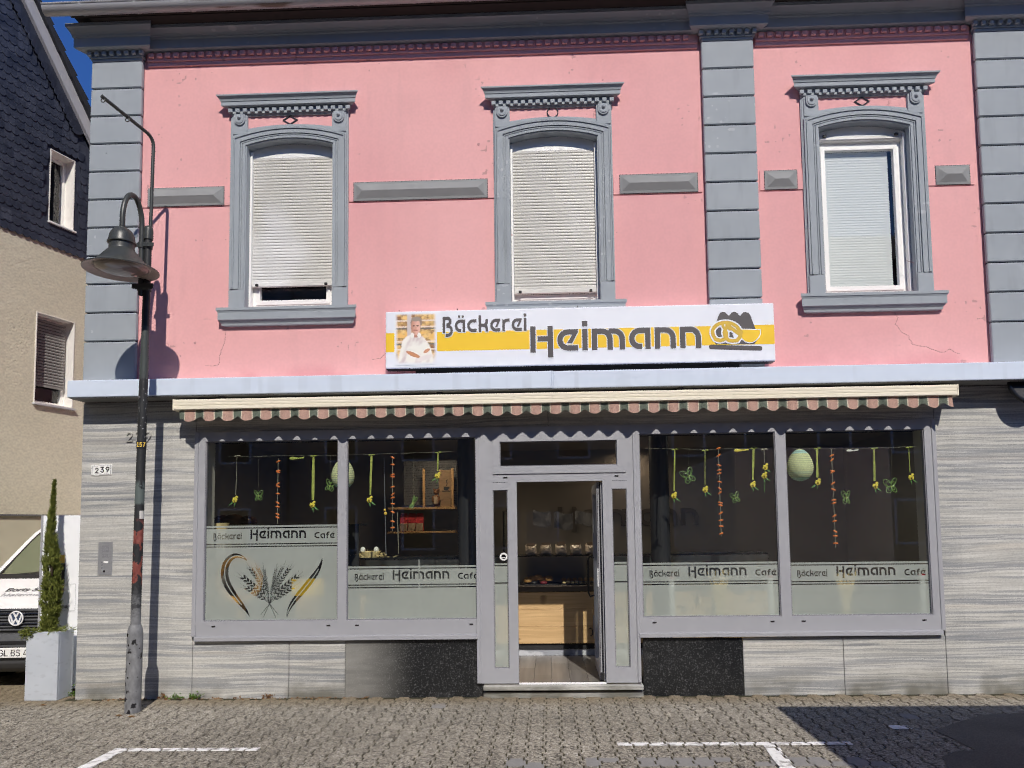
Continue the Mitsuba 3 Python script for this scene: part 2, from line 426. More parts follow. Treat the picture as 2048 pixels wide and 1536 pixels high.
def awn_fn(p, n, uv):
    u = (p.x + 4.0) / .2095
    k = u - dr.floor(u)
    c = mix((.165, .195, .160), (.47, .305, .25), smoothstep(.235, .24, k) * smoothstep(.765, .76, k))
    line = smoothstep(.030, .022, dr.abs(k - .23)) + smoothstep(.030, .022, dr.abs(k - .77))
    c = mix(c, (.66, .58, .46), dr.clip(line, 0, 1))
    return c * (.9 + .2 * noise(p.x * 240, p.z * 240, 0.))


scene['mat_awning'] = {'type': 'principledthin', 'base_color': mikit.proc(awn_fn), 'roughness': .8, 'diff_trans': .25, 'spec_trans': 0.0}
mat('brick_far', tint((.17, .14, .12), .2), .9, .2)
mat('far_wall', tint((.26, .235, .20), .1), .9, .2)
mat('far_wall2', tint((.20, .21, .215), .1), .9, .2)
mat('truck_white', (.55, .56, .58), .4, .4)
mat('rubber', (.02, .02, .02), .8, .2)


# ------------------------------------------------------------------ shop lettering
def arc(cx, cy, r, a0, a1, n=10):
    return [(cx + r * math.cos(math.radians(a)), cy + r * math.sin(math.radians(a))) for a in np.linspace(a0, a1, n)]


SW = .25


def st(pts, w=SW):
    return LineString(pts).buffer(w / 2, cap_style=2, join_style=2, mitre_limit=3)


def glyph(c):
    h, r = SW / 2, .5 - SW / 2
    if c in 'nmr':
        if c == 'r': return unary_union([st([(h, 0), (h, .62)] + arc(.5, .5, .375, 165, 90) + [(.72, 1 - h)])]), .72
        g = [st([(h, 0), (h, 1 - h), (.48, 1 - h)] + arc(.48, .5, .375, 90, 0) + [(.855, 0)])]
        if c == 'n': return unary_union(g), .98
        g.append(st([(.80, 1 - h), (1.05, 1 - h)] + arc(1.05, .5, .375, 90, 0) + [(1.425, 0)]))
        return unary_union(g), 1.55
    if c in 'aä':
        g = [st([(.60, h), (.5, h)] + arc(.5, .5, r, 270, 90) + [(1 - h, 1 - h), (1 - h, 0)])]
        if c == 'ä': g += [sbox(.32, 1.14, .52, 1.34), sbox(.68, 1.14, .88, 1.34)]
        return unary_union(g), 1.0
    if c == 'c': return st([(.92, h), (.5, h)] + arc(.5, .5, r, 270, 90) + [(.92, 1 - h)]), .92
    if c in 'eé':
        g = [st([(.98, h), (.5, h)] + arc(.5, .5, r, 270, 90) + [(.86, 1 - h)]), Polygon([(.62, 1), (.98, 1), (.98, .86), (.70, .34), (.46, .34), (.78, .86)])]
        if c == 'é': g.append(Polygon([(.40, 1.14), (.62, 1.14), (.82, 1.32), (.56, 1.32)]))
        return unary_union(g), .98
    if c == 'i': return unary_union([sbox(0, 0, SW, 1), sbox(0, 1.12, SW, 1.12 + SW)]), SW
    if c == 'k': return unary_union([sbox(0, 0, SW, 1.3), st([(h, .52), (.45, .52)] + arc(.45, .90, .38, -90, -5)[:7] + [(.80, 1.0)]), st([(.3, .52), (.48, .52)] + arc(.48, .2, .32, 90, 0) + [(.80, 0)])]), .93
    if c == 'B': return unary_union([st([(h, -.05), (h, 1.25 - h), (.50, 1.25 - h)] + arc(.50, .875, .25, 90, -90) + [(.36, .62)]), st([(.36, .5), (.52, .5)] + arc(.52, .14, .36, 90, -90) + [(.28, -.22)])]), 1.0
    if c == 'H': return unary_union([sbox(0, -.06, SW, 1.17), sbox(.34, .46, .90, .70), sbox(.82, -.30, 1.07, 1.17)]), 1.07
    if c == 'C': return st([(1.02, h), (.62, h)] + arc(.62, .62, .62 - h, 270, 90) + [(1.02, 1.24 - h)]), 1.02
    if c == 'f': return unary_union([st([(.28, 0), (.28, .9)] + arc(.56, .9, .28, 180, 90) + [(.72, 1.18)]), sbox(.04, .70, .66, .90)]), .66


def word(text, gap=.20):
    x, out = 0., []
    for c in text:
        g, w = glyph(c)
        out.append(affinity.translate(g, x, 0)); x += w + gap
    return out, x - gap


def fit(text, x0, x1, z0, zh, shear=0.0):
    gs, w = word(text)
    sx = (x1 - x0) / w
    return [affinity.translate(affinity.scale(g, sx, zh, origin=(0, 0)), x0, z0) for g in gs]


def flat_text(txt, h, p0, ux, nz, depth=.003, bold=True, uz=(0, 0, 1), width=None):
    m = meshkit.text_mesh(txt, h, depth, bold)
    v = np.array(m.vertices)
    if width: v[:, 0] *= width / (v[:, 0].max() - v[:, 0].min())
    ux, nz, uz = np.array(ux, float), np.array(nz, float), np.array(uz, float)
    m.vertices = np.asarray(p0) + v[:, :1] * ux + v[:, 1:2] * uz + v[:, 2:] * nz
    m.fix_normals()
    return m


# ------------------------------------------------------------------ the ground
XL, XR = -9.0, 6.6
struct('ground', cat(bx(-700, 700, -700, 700, -.25, -.030)), 'ground', label='bare ground around the buildings and street')
struct('street', bx(-60, 60, -15.5, -5.6, -.03, .0), 'asphalt', label='asphalt street in front of the bakery')
H_, A_, L_, G_ = .073, .013, .10, .0058
edge = [(-L_, -A_), (-.057, -A_), (-.041, A_), (.041, A_), (.057, -A_), (L_, -A_)]
pv = Polygon([(H_ + a, y) for y, a in edge] + [(-H_ - a, y) for y, a in edge[::-1]])
pv = affinity.scale(pv.buffer(-G_, join_style=2), 1, (L_ - .0005) / (L_ - G_), origin=(0, 0))
pc = np.array(pv.exterior.coords)[:-1]
pin = np.array(affinity.scale(pv, .94, .996, origin=(0, 0)).exterior.coords)[:-1]


def paver_mesh(top=0.0):
    n = len(pc)
    v = np.vstack([np.c_[pc, np.full(n, -.03)], np.c_[pc, np.full(n, top - .006)], np.c_[pin, np.full(n, top)]])
    i = np.arange(n); j = (i + 1) % n
    f = [np.stack([i, j, j + n], 1), np.stack([i, j + n, i + n], 1), np.stack([i + n, j + n, j + 2 * n], 1), np.stack([i + n, j + 2 * n, i + 2 * n], 1)]
    cap = trimesh.creation.triangulate_polygon(Polygon(pin), engine='earcut')
    idx = np.array([int(np.argmin(((pin - q) ** 2).sum(1))) for q in np.array(cap[0])])
    f.append(idx[np.array(cap[1])] + 2 * n)
    m = trimesh.Trimesh(v, np.vstack(f), process=False)
    m.fix_normals()
    return m


assert len(pc) == len(pin)
pvm = paver_mesh()
near, rest, paint_cells = [], [], []
for i in range(int(XL / .146), int(XR / .146)):
    for k in range(-27, 14):
        x, y = i * .146, k * .2 + (.1 if i % 2 else 0)
        if y > -.07 and (x > -5.32 or y > 2.3): continue
        u, v = proj((x, y, 0))
        inside = -10 < u < 2058 and v < 1546
        (near if inside else rest).append((x, y))
near.sort(key=lambda q: np.hypot(q[0], q[1] + 8))
rest += near[300:]
near = near[:300]
labels['pavement'] = {'kind': 'structure', 'label': 'pavement of interlocking brown grey concrete pavers', 'category': 'pavement'}
sand = sbox(XL, -5.6, XR, .03).union(sbox(XL, 0, -5.24, 2.6))
m = ext(sand, .02); m.apply_translation((0, 0, -.028))
part('pavement', 'bedding_sand', m, 'joint_sand')
pd = mikit.ply(pvm, 'mat_paver')
r2 = np.random.default_rng(3)
for x, y in near:
    part('pavement', 'paver', {**pd, 'to_world': T().translate([x, y, float(r2.uniform(-.0012, .0008))]).rotate([0, 0, 1], float(r2.uniform(-.3, .3))).rotate([1, 0, 0], float(r2.uniform(-.25, .25)))}, '')
vs, fs = np.array(pvm.vertices), np.array(pvm.faces)
off = np.array([(x, y, r2.uniform(-.0012, .0008)) for x, y in rest])
V = (vs[None] + off[:, None]).reshape(-1, 3)
Fc = (fs[None] + (np.arange(len(rest)) * len(vs))[:, None, None]).reshape(-1, 3)
part('pavement', 'paver_field', trimesh.Trimesh(V, Fc, process=False), 'paver', kind='stuff')


def paint(poly):
    out = []
    for x, y in near + rest:
        if abs(x) > 6 or y > -.5: continue
        q = affinity.translate(Polygon(pin), x, y).intersection(poly)
        for q in ([q] if isinstance(q, Polygon) else list(getattr(q, 'geoms', []))):
            if q.is_empty or q.area < 1e-4 or not isinstance(q, Polygon): continue
            m = ext(q, .003); m.apply_translation((0, 0, .003)); out.append(m)
    return cat(out)


struct('parking_marking', paint(sbox(-3.70, -1.895, -2.46, -1.815).union(Polygon([(-3.70, -1.90), (-3.58, -1.90), (-3.60, -3.4), (-3.72, -3.4)]))), 'road_paint',
       label='white corner of a parking bay line left of the door')
struct('parking_marking_001', paint(sbox(.54, -1.795, 2.47, -1.715).union(Polygon([(1.74, -1.71), (1.86, -1.71), (1.73, -3.4), (1.61, -3.4)]))), 'road_paint',
       label='white T-shaped parking bay line right of the door', cat='parking marking')
struct('parking_marking_002', paint(sbox(3.00, -1.34, 3.17, -1.22)), 'road_paint', label='single white painted stone in the shade at right', cat='parking marking')
pp = [at(q[0], q[1], 0) for q in ()]


def gpt(px, py):
    d = Fw + (px - PX) / FOC * Rw - (py - PY) / FOC * Uw
    q = CAM + d * ((0 - EYE) / d[2])
    return q[0], q[1]


patch = Polygon([gpt(1868, 1462), gpt(1905, 1478), gpt(1951, 1502), gpt(1910, 1505), gpt(1884, 1515), gpt(1892, 1528), gpt(1900, 1560), (4.2, -3.5), (6.4, -3.5), (6.4, -.62), (4.8, -.75), gpt(1960, 1432)])
m = ext(patch, .010); m.apply_translation((0, 0, -.002))
struct('ground_patch', m, 'asphalt', label='dark ground patch with a curved edge at the right')  # darker ground sheet with a curved outline

# ------------------------------------------------------------------ the bakery building: shell
B = 'bakery_building'
labels[B] = {'label': 'two-storey bakery building with pink upper floor, grey trim and veined stone ground floor', 'category': 'building'}
WX0, WX1, WT = -5.238, 9.0, .32
WZ = [(4.313, -2.912, .677), (4.305, .110, .666), (4.318, 3.586, .677)]     # sill top, centre x, half width of the three windows
holes = []
for z, x, hw in WZ:
    ah = LineString
    pts = [(x - .512, z - .004), (x + .512, z - .004), (x + .512, z + 1.930)] + [(x + .512 * t, z + 1.930 + .079 * (1 - t * t)) for t in np.linspace(.9, -.9, 13)] + [(x - .512, z + 1.930)]
    holes.append(Polygon(pts))
up = sbox(WX0 + .02, 3.30, WX1, 7.75)
for h in holes: up = up.difference(h)
part(B, 'upper_wall', xz(up, 0, WT), 'pink')
low = sbox(WX0 - .02, -.1, WX1, 3.34).difference(sbox(-3.93, -.2, 4.18, 2.93))
part(B, 'side_wall', cat(bx(WX0 + .0, WX0 + .3, WT + .002, 9, -.1, 7.75), bx(WX1 - .3, WX1, WT, 9, -.1, 7.75), bx(WX0, WX1, 9, 9.3, -.1, 7.75)), 'pink')
part(B, 'lower_wall', xz(low, .024, .30), 'soffit')
part(B, 'upper_floor', bx(WX0 + .3, WX1 - .3, WT, 9, 3.24, 3.34), 'room_dark')
# stone slabs
SL = [(-5.26, -3.955, .0, 3.29), (-3.951, -2.880, .0, .612), (-2.876, -2.258, .0, .612), (2.060, 3.121, .0, .606), (3.125, 4.200, .0, .606), (4.204, 5.7, .0, 3.29), (5.704, 7.2, .0, 3.29),
      (-3.951, 0.0, 2.935, 3.29), (.004, 4.200, 2.935, 3.29)]
for a, b, z0, z1 in SL: part(B, 'stone_slab', bx(a + .001, b - .001, 0, .022, z0 - .03, z1, .003), 'stone')
part(B, 'stone_slab', bx(-5.262, -5.24, .0235, 3.0, -.03, 3.29), 'stone')
part(B, 'granite_slab', bx(-2.254, -.742, -.002, .022, -.03, .612, .003), 'granite', label='dark speckled granite slab with glare painted pale on its left side')
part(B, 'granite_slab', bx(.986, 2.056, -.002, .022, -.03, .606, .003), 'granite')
# string course and its inlaid panels
zs0, zs1 = 5.548, 5.785
for a, b in [(-4.63, -3.595), (-2.229, -.560), (.780, 1.776), (2.418, 2.905), (4.266, 4.78)]:
    part(B, 'string_course', bx(a, b, -.012, .0, zs0, zs1, .004), 'pink')
for a, b in [(-4.562, -3.677), (-2.171, -.645), (.856, 1.724), (2.474, 2.83), (4.359, 4.728)]:
    z0, z1, i, y0 = zs0 + .008, zs1 - .014, .105, -.010
    zm = (z0 + z1) / 2 - .004
    v = np.array([(a, y0 - .008, z0), (b, y0 - .008, z0), (b, y0 - .008, z1), (a, y0 - .008, z1),
                  (a + .026, y0 - .012, z0 + .026), (b - .026, y0 - .012, z0 + .026), (b - .026, y0 - .012, z1 - .026), (a + .026, y0 - .012, z1 - .026),
                  (a + i, y0 - .047, zm), (b - i, y0 - .047, zm),
                  (a, .002, z0), (b, .002, z0), (b, .002, z1), (a, .002, z1)])
    f = [(0, 1, 5), (0, 5, 4), (1, 2, 6), (1, 6, 5), (2, 3, 7), (2, 7, 6), (3, 0, 4), (3, 4, 7), (4, 5, 9), (4, 9, 8), (6, 7, 8), (6, 8, 9), (5, 6, 9), (7, 4, 8),
         (10, 11, 1), (10, 1, 0), (11, 12, 2), (11, 2, 1), (12, 13, 3), (12, 3, 2), (13, 10, 0), (13, 0, 3)]
    part(B, 'inlaid_panel', trimesh.Trimesh(v, f, process=False), 'panel_grey')
    part(B, 'panel_joint', xz(sbox(a - .006, z0 - .006, b + .006, z1 + .006).difference(sbox(a - .0005, z0 - .0005, b + .0005, z1 + .0005)), -.0135, -.010), 'joint')

# pilasters with rusticated blocks
PIL = [(-5.238, -4.640), (1.804, 2.386), (4.836, 5.47)]
for q, (a, b) in enumerate(PIL):
    P = part(B, 'pilaster', bx(a + .02, b - .02, -.043, -.0005, 3.50, 7.285), 'joint')
    zt = 7.283
    for k in range(11):
        zb = zt - .3165 if k < 10 else 3.503
        part(P, 'block', bx(a, b, -.064, -.012, zb, zt, .009), 'grey')
        zt = zb - .0145
    # capital: band, dentils
    part(P, 'capital', cat(bx(a + .002, b - .002, -.070, -.001, 7.2845, 7.318, .006), bx(a - .018, b + .018, -.085, -.001, 7.3185, 7.334, .003), bx(a - .005, b + .005, -.075, -.001, 7.3345, 7.392)), 'grey')
    n = 8
    part(P, 'dentil_row', cat([bx(a - .03 + (b - a + .06 - .045) * t / (n - 1), a - .03 + (b - a + .06 - .045) * t / (n - 1) + .045, -.118, -.074, 7.338, 7.388, .004) for t in range(n)]), 'grey', kind='stuff')

# main cornice: profile (y, z) and the breaks forward over the pilasters


def cornice_prof(o):
    return [(0, 7.392), (-.075 - o, 7.392), (-.095 - o, 7.400), (-.095 - o, 7.505), (-.112 - o, 7.512), (-.115 - o, 7.530), (-.130 - o, 7.552), (-.165 - o, 7.585), (-.178 - o, 7.592), (-.178 - o, 7.632), (0, 7.632)]


runs = [(-4.60, 1.765), (2.425, 4.80), (5.50, 8.9)]
for a, b in runs: part(B, 'cornice', profx(cornice_prof(0), a, b), 'grey')
for a, b in PIL: part(B, 'cornice', profx(cornice_prof(.075), a - .20, b + .20, mitre=.62), 'grey')
for a, b in [(-4.60, 1.77), (2.42, 4.80)]:
    part(B, 'cornice_band', cat(bx(a, b, -.022, 0, 7.235, 7.285, .004), bx(a, b, -.040, 0, 7.2855, 7.312, .004), bx(a, b, -.030, 0, 7.3125, 7.391)), 'pink')
    n = int((b - a) / .098)
    part(B, 'dentil_row', cat([bx(a + .03 + .098 * t, a + .088 + .098 * t, -.066, -.029, 7.320, 7.372, .004) for t in range(n)]), 'pink', kind='stuff')
# eaves box, gutter, roof
part(B, 'eaves_board', cat(bx(-5.32, 8.8, -.338, -.315, 7.645, 7.799), bx(-5.12, 8.8, -.314, 0, 7.634, 7.66), bx(-5.30, 8.9, -.34, .3, 7.80, 7.83), bx(-5.34, -5.05, -.30, .3, 7.70, 7.73)), 'wood_dark')
for k_, pts_ in enumerate(([(1788, 622), (1796, 636), (1790, 648), (1806, 664), (1818, 672), (1826, 688), (1852, 694), (1880, 704), (1900, 700), (1930, 712)], [(452, 664), (447, 690), (441, 706), (437, 730), (420, 733), (405, 728)], [(1812, 520), (1830, 528), (1846, 522), (1866, 534)], [(778, 700), (762, 716), (738, 722)], [(690, 590), (684, 612), (676, 640)])):
    P2 = []
    for a_, b_ in zip(pts_[:-1], pts_[1:]):
        for t in (0, .33, .66):
            q = at(a_[0] + (b_[0] - a_[0]) * t, a_[1] + (b_[1] - a_[1]) * t, 0)
            P2.append((q[0] + float(rng.normal(0, .006)), q[2] + float(rng.normal(0, .006))))
    part(B, 'crack', xz(LineString(P2).buffer(.0022, cap_style=2), -.0012, .001), 'crack')
for px, py, r in ((957, 289, .016), (390, 686, .014), (1024, 470, .008), (1206, 160, .008), (1493, 245, .012), (212, 305, .012)):
    q = at(px, py, -.066 if px in (1493, 212) else 0)
    part(B, 'wall_plug', xz(Point(q[0], q[2]).buffer(r), q[1] - .004, q[1] + .001), 'grey' if px in (1493, 212) else 'plug')
R_ = part(B, 'roof', cat(hull([(x, y, z + dz) for x in (-5.34, 8.9) for y, z in ((-.36, 7.84), (5.0, 12.0)) for dz in (0, .05)]), hull([(x, y, z + dz) for x in (-5.34, 8.9) for y, z in ((10.4, 7.84), (5.0, 12.0)) for dz in (0, .05)]),
                          hull([(x, y, z) for x in (-5.2, -5.0) for y, z in ((.1, 7.75), (9, 7.75), (5.0, 11.8))])), 'roof_tile')
sl = math.atan2(12 - 7.84, 5.36)
for row in range(2):
    for k in range(38 if row == 0 else 30):
        x = -5.34 + k * .212 + (.1 if row else 0)
        tile = []
        xs = np.linspace(0, .215, 7)
        hgt = .018 + .022 * np.cos(np.linspace(-1.2, 4.4, 7))
        top = [(X, h) for X, h in zip(xs, hgt)]
        poly = Polygon(top + [(X, h - .014) for X, h in top[::-1]])
        m = ext(poly, .36)
        v = np.array(m.vertices)
        d = v[:, 2] - .02
        y = -.40 + row * .26 + d * math.cos(sl); z = 7.895 + row * .26 * math.tan(sl) + d * math.sin(sl)
        m.vertices = np.stack([x + v[:, 0], y - v[:, 1] * math.sin(sl), z + v[:, 1] * math.cos(sl) + .016 - .02 * d], 1)
        m.fix_normals()
        part(R_, 'roof_tile', m, 'roof_tile')
an = np.linspace(0, np.pi, 12)
gp = [(-.405 - .073 * math.cos(t), 7.700 - .085 * math.sin(t)) for t in an] + [(-.405 + .068, 7.702), (-.405 - .060, 7.702)][:1] + [(-.405 - .066 * math.cos(t), 7.702 - .078 * math.sin(t)) for t in an[::-1]]
gut = profx(gp, -5.56, 8.9)
gq = part(B, 'gutter', cat(gut, tube([(-5.56, -.478, 7.704), (8.9, -.478, 7.704)], .011, 8), xz(Polygon([(0, 0)] + [(0, 0)] + [(1, 0)]), 0, .1) if False else profx(gp[:12] , -5.562, -5.555)), 'zinc', smooth=35)
for k in range(10):
    x = -5.14 + k * .62
    part(gq, 'bracket', profx([(-.405 - .078 * math.cos(t), 7.701 - .090 * math.sin(t)) for t in an] + [(-.405 - .0735 * math.cos(t), 7.7005 - .0855 * math.sin(t)) for t in an[::-1]], x, x + .028), 'zinc')

# canopy ledge over the shop
part(B, 'canopy', cat(bx(-5.262, .048, -.285, .0, 3.306, 3.494, .006)), 'canopy', label='pale blue white metal canopy, left length')
part(B, 'canopy', bx(.066, 8.6, -.285, .0, 3.302, 3.490, .006), 'canopy', label='pale blue white metal canopy, right length')
part(B, 'canopy_joint', bx(.0485, .0655, -.290, -.001, 3.300, 3.496, .003), 'canopy')
part(B, 'canopy_soffit', bx(-5.24, 8.6, -.27, .0, 3.296, 3.3015), 'soffit')
part(B, 'flashing', bx(-5.25, 8.6, -.03, .0, 3.4945, 3.515), 'canopy')

# ------------------------------------------------------------------ upper windows


def arch_pts(x, hw, z, rise, n=15):
    return [(x + hw * t, z + rise * (1 - t * t)) for t in np.linspace(-1, 1, n)]


def frame_path(x, hi, z0, zs, rise, grow):
    """outline polygon of the opening grown outwards by `grow`, open at the bottom"""
    return Polygon([(x - hi - grow, z0), (x + hi + grow, z0)] + arch_pts(x, hi + grow, zs + grow * .65, rise * (1 + grow / hi * 1.46))[::-1])


def upper_window(i, kind):
    z, x, hw = WZ[i]
    W = pkey(B, 'window')
    k = hw / .677
    zs, rise = z + 1.921, .075
    rect = Polygon([(x - hw, z), (x + hw, z), (x + hw, z + 2.288), (x - hw, z + 2.288)])
    hi = .497
    op = frame_path(x, hi, z - .01, zs, rise, 0)
    opn = frame_path(x, hi, z - .5, zs, rise, .0)
    base = rect.difference(opn)
    frieze = Polygon([(x - .49, z + 2.278), (x + .49, z + 2.278)] + arch_pts(x, .49, z + 2.128, .040)[::-1])
    base = base.difference(frieze)
    part(W, 'surround', cat(xz(base, -.030, -.0006), xz(Polygon([(x - hw - .012, z), (x - hw - .0005, z), (x - hw - .0005, z + 2.28), (x - hw - .012, z + 2.28)]), -.024, -.0006)), 'grey')
    # mouldings stepped around the opening, starting above plain plinth blocks
    mo = []
    for g0, g1, y in ((.012, .040, -.043), (.052, .062, -.041), (.074, .130, -.048), (.130, .145, -.060), (.150, .168, -.054)):
        a = frame_path(x, hi, z + .243, zs, rise, g1).difference(frame_path(x, hi, z - .2, zs, rise, g0))
        mo.append(xz(a.intersection(sbox(x - hw + .004, z, x + hw - .004, z + 3)), y, -.0295))
    part(W, 'moulding', cat(mo), 'grey')
    part(W, 'reveal', xz(frame_path(x, hi, z - .003, zs, rise, .011).difference(frame_path(x, hi, z - .5, zs, rise, 0.0)), -.0005, .30), 'grey')
    for s in (-1, 1): part(W, 'plinth_block', bx(x + s * (hi + .004), x + s * (hw - .002), -.044, -.0295, z + .001, z + .238, .006), 'grey')
    part(W, 'frieze', xz(frieze, -.012, -.0006), 'pink')
    cx, cz = x, z + 2.226
    ring = Point(cx, cz).buffer(.066).difference(Point(cx, cz).buffer(.055)) if i == 1 else Polygon([(cx - .088, cz), (cx, cz + .056), (cx + .088, cz), (cx, cz - .056)]).difference(Polygon([(cx - .072, cz), (cx, cz + .045), (cx + .070, cz), (cx, cz - .045)]))
    part(W, 'ornament', xz(ring, -.024, -.0115), 'joint')
    for s in (-1, 1):
        c = x + s * .575
        blk = bx(c - .082, c + .082, -.044, -.0295, z + 2.06, z + 2.287, .004)
        u = xz(Polygon([(c - .062, z + 2.288), (c + .062, z + 2.288)] + arc(c, z + 2.225, .062, 0, -180, 12)), -.062, -.042)
        v = xz(Polygon([(c - .048, z + 2.286), (c + .048, z + 2.286)] + arc(c, z + 2.227, .046, 0, -180, 12)), -.070, -.061)
        part(W, 'console', cat(blk, u, v, ball((c, -.066, z + 2.242), (.022, .03, .022), 2)), 'grey', smooth=40)
    # hood: bed mould, dentils, cornice
    part(W, 'bed_mould', cat(bx(x - hw - .004, x + hw + .004, -.040, -.0006, z + 2.2882, z + 2.297, .002), bx(x - hw - .010, x + hw + .010, -.052, -.0006, z + 2.2973, z + 2.304, .002), bx(x - hw - .006, x + hw + .006, -.046, -.0006, z + 2.3043, z + 2.370)), 'grey')
    n = 17
    part(W, 'dentil_row', cat([bx(x - hw - .028 + (2 * hw + .056 - .048) * t / (n - 1), x - hw - .028 + (2 * hw + .056 - .048) * t / (n - 1) + .048, -.074, -.0455, z + 2.308, z + 2.352, .003) for t in range(n)]), 'grey', kind='stuff')
    hood = [(0, 2.3705), (-.085, 2.3705), (-.096, 2.376), (-.096, 2.418), (-.104, 2.422), (-.106, 2.432), (-.113, 2.446), (-.132, 2.464), (-.139, 2.468), (-.139, 2.484), (-.03, 2.495), (0, 2.495)]
    part(W, 'hood', profx([(y, z + q) for y, q in hood], x - hw - .138, x + hw + .138, mitre=.9), 'grey')
    sill = [(0, .020), (-.085, .020), (-.104, .014), (-.104, -.018), (-.096, -.024), (-.092, -.034), (-.088, -.040), (-.088, -.122), (-.074, -.130), (-.066, -.142), (-.052, -.156), (-.048, -.180), (0, -.180)]
    part(W, 'sill', profx([(y, z + q) for y, q in sill], x - .795 * k, x + .795 * k, mitre=.8), 'grey')
    # reveal lining stays the wall's own thickness; frame sits at y .13 - .19
    yf = .135
    fr = sbox(x - .49, z + .004, x + .49, z + 1.83).difference(sbox(x - .415, z + .125, x + .415, z + 1.77))
    part(W, 'frame', cat(xz(fr, yf, yf + .06), bx(x - .49, x + .49, yf - .035, yf, z + .003, z + .035, .004)), 'white_frame')
    part(W, 'rail', xz(sbox(x - .43, z + .105, x + .43, z + 1.785).difference(sbox(x - .385, z + .155, x + .385, z + 1.74)), yf - .012, yf + .045), 'white_frame')
    part(W, 'pane', bx(x - .40, x + .40, yf + .020, yf + .0205, z + .14, z + 1.75), 'glass')
    part(W, 'shutter_box', xz(Polygon([(x - .496, z + 1.832), (x + .496, z + 1.832)] + arch_pts(x, .496, z + 1.92, .074)[::-1]), yf - .045, yf + .12), 'white_frame')
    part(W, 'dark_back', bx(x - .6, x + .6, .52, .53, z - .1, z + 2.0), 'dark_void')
    for s in (-1, 1): part(W, 'guide_rail', bx(x + s * .468, x + s * .494, yf - .075, yf - .008, z + .036, z + 1.90, .003), 'white_frame')
    if kind < 2:
        zb = z + (.300 if kind == 0 else .155)
        part(W, 'shutter_bar', bx(x - .466, x + .466, yf - .060, yf - .022, zb, zb + .055, .006), 'slat')
        for s in (-1, 1): part(W, 'stopper', bx(x + s * .40 - .016, x + s * .40 + .016, yf - .085, yf - .058, zb + .004, zb + .030, .003), 'black')
        p_ = .0362
        zz = zb + .058
        prof = [(yf - .030, 0), (yf - .0395, .003), (yf - .0432, .015), (yf - .0412, .0275), (yf - .034, .0325), (yf - .028, .0325), (yf - .026, 0)]
        sd = mikit.ply(profx(prof, x - .466, x + .466), 'mat_slat', smooth=30)
        while zz + p_ < z + 1.885:
            part(W, 'slat', {**sd, 'to_world': T().translate([0, 0, zz])}, '')
            zz += p_
    else:
        part(W, 'shutter_bar', bx(x - .466, x + .466, yf - .060, yf - .022, z + 1.835, z + 1.885, .006), 'slat')
        for s in (-1, 1): part(W, 'stopper', bx(x + s * .40 - .02, x + s * .40 + .02, yf - .085, yf - .058, z + 1.865, z + 1.89, .003), 'black')
        zz, n = z + .12, 0
        v, f = [], []
        N = 52
        for q in range(2 * N + 1):
            zq = z + .155 + (1.585) * q / (2 * N)
            yq = yf + .052 + (.005 if q % 2 else 0)
            v += [(x - .375, yq, zq), (x + .345, yq, zq)]
        for q in range(2 * N): f += [(2 * q, 2 * q + 1, 2 * q + 3), (2 * q, 2 * q + 3, 2 * q + 2)]
        part(W, 'pleated_blind', trimesh.Trimesh(np.array(v), f, process=False), 'blind', label='pleated pale blind lowered behind the pane')
    return W


mat('blind', tint((.60, .64, .63), .06, .5, .5, .9), .8, .2)
upper_window(0, 0); upper_window(1, 1); upper_window(2, 2)

# ------------------------------------------------------------------ shop front
SF0, SF1 = -.030, .05
PANES = [(-3.830, -2.334), (-2.238, -.767), (.995, 2.474), (2.583, 4.074)]
PZ0, PZ1, FZ0, FZ1 = .832, 2.826, .618, 2.930


def shopframe(x0, x1, panes, name):
    poly = sbox(x0, FZ0 + .050, x1, FZ1)
    for a, b in panes: poly = poly.difference(sbox(a, PZ0, b, PZ1))
    F = part(B, name, xz(poly, SF0, SF1), 'alu')
    part(F, 'bottom_rail', bx(x0 - .012, x1 + .012, SF0 - .022, SF1, FZ0, FZ0 + .049, .004), 'alu')
    if x0 < -1: part(F, 'edge_strip', bx(x0 - .045, x0 - .001, SF0 - .010, SF1, FZ0 + .0495, FZ1, .004), 'alu')
    else: part(F, 'edge_strip', bx(x1 + .001, x1 + .045, SF0 - .010, SF1, FZ0 + .0495, FZ1, .004), 'alu')
    for a, b in panes:
        part(F, 'bead', xz(sbox(a - .001, PZ0 - .001, b + .001, PZ1 + .001).difference(sbox(a + .010, PZ0 + .010, b - .010, PZ1 - .010)), SF0 + .012, SF0 + .045), 'alu_dark')
        for x in (a + .10, b - .12): part(F, 'vent_cap', bx(x, x + .042, SF0 - .006, SF0, PZ0 - .062, PZ0 - .046, .002), 'black')
    return F


shopframe(-3.908, -.806, PANES[:2], 'shop_window')
shopframe(1.036 - .075, 4.150, PANES[2:], 'shop_window')
GY = .004                                    # glass plane
fz = [1.881, 1.415, 1.415, 1.400]
FILM_TX = [('Bäckerei', .085, .405), ('Heimann', .505, 1.130), ('Café', 1.225, 1.450)]


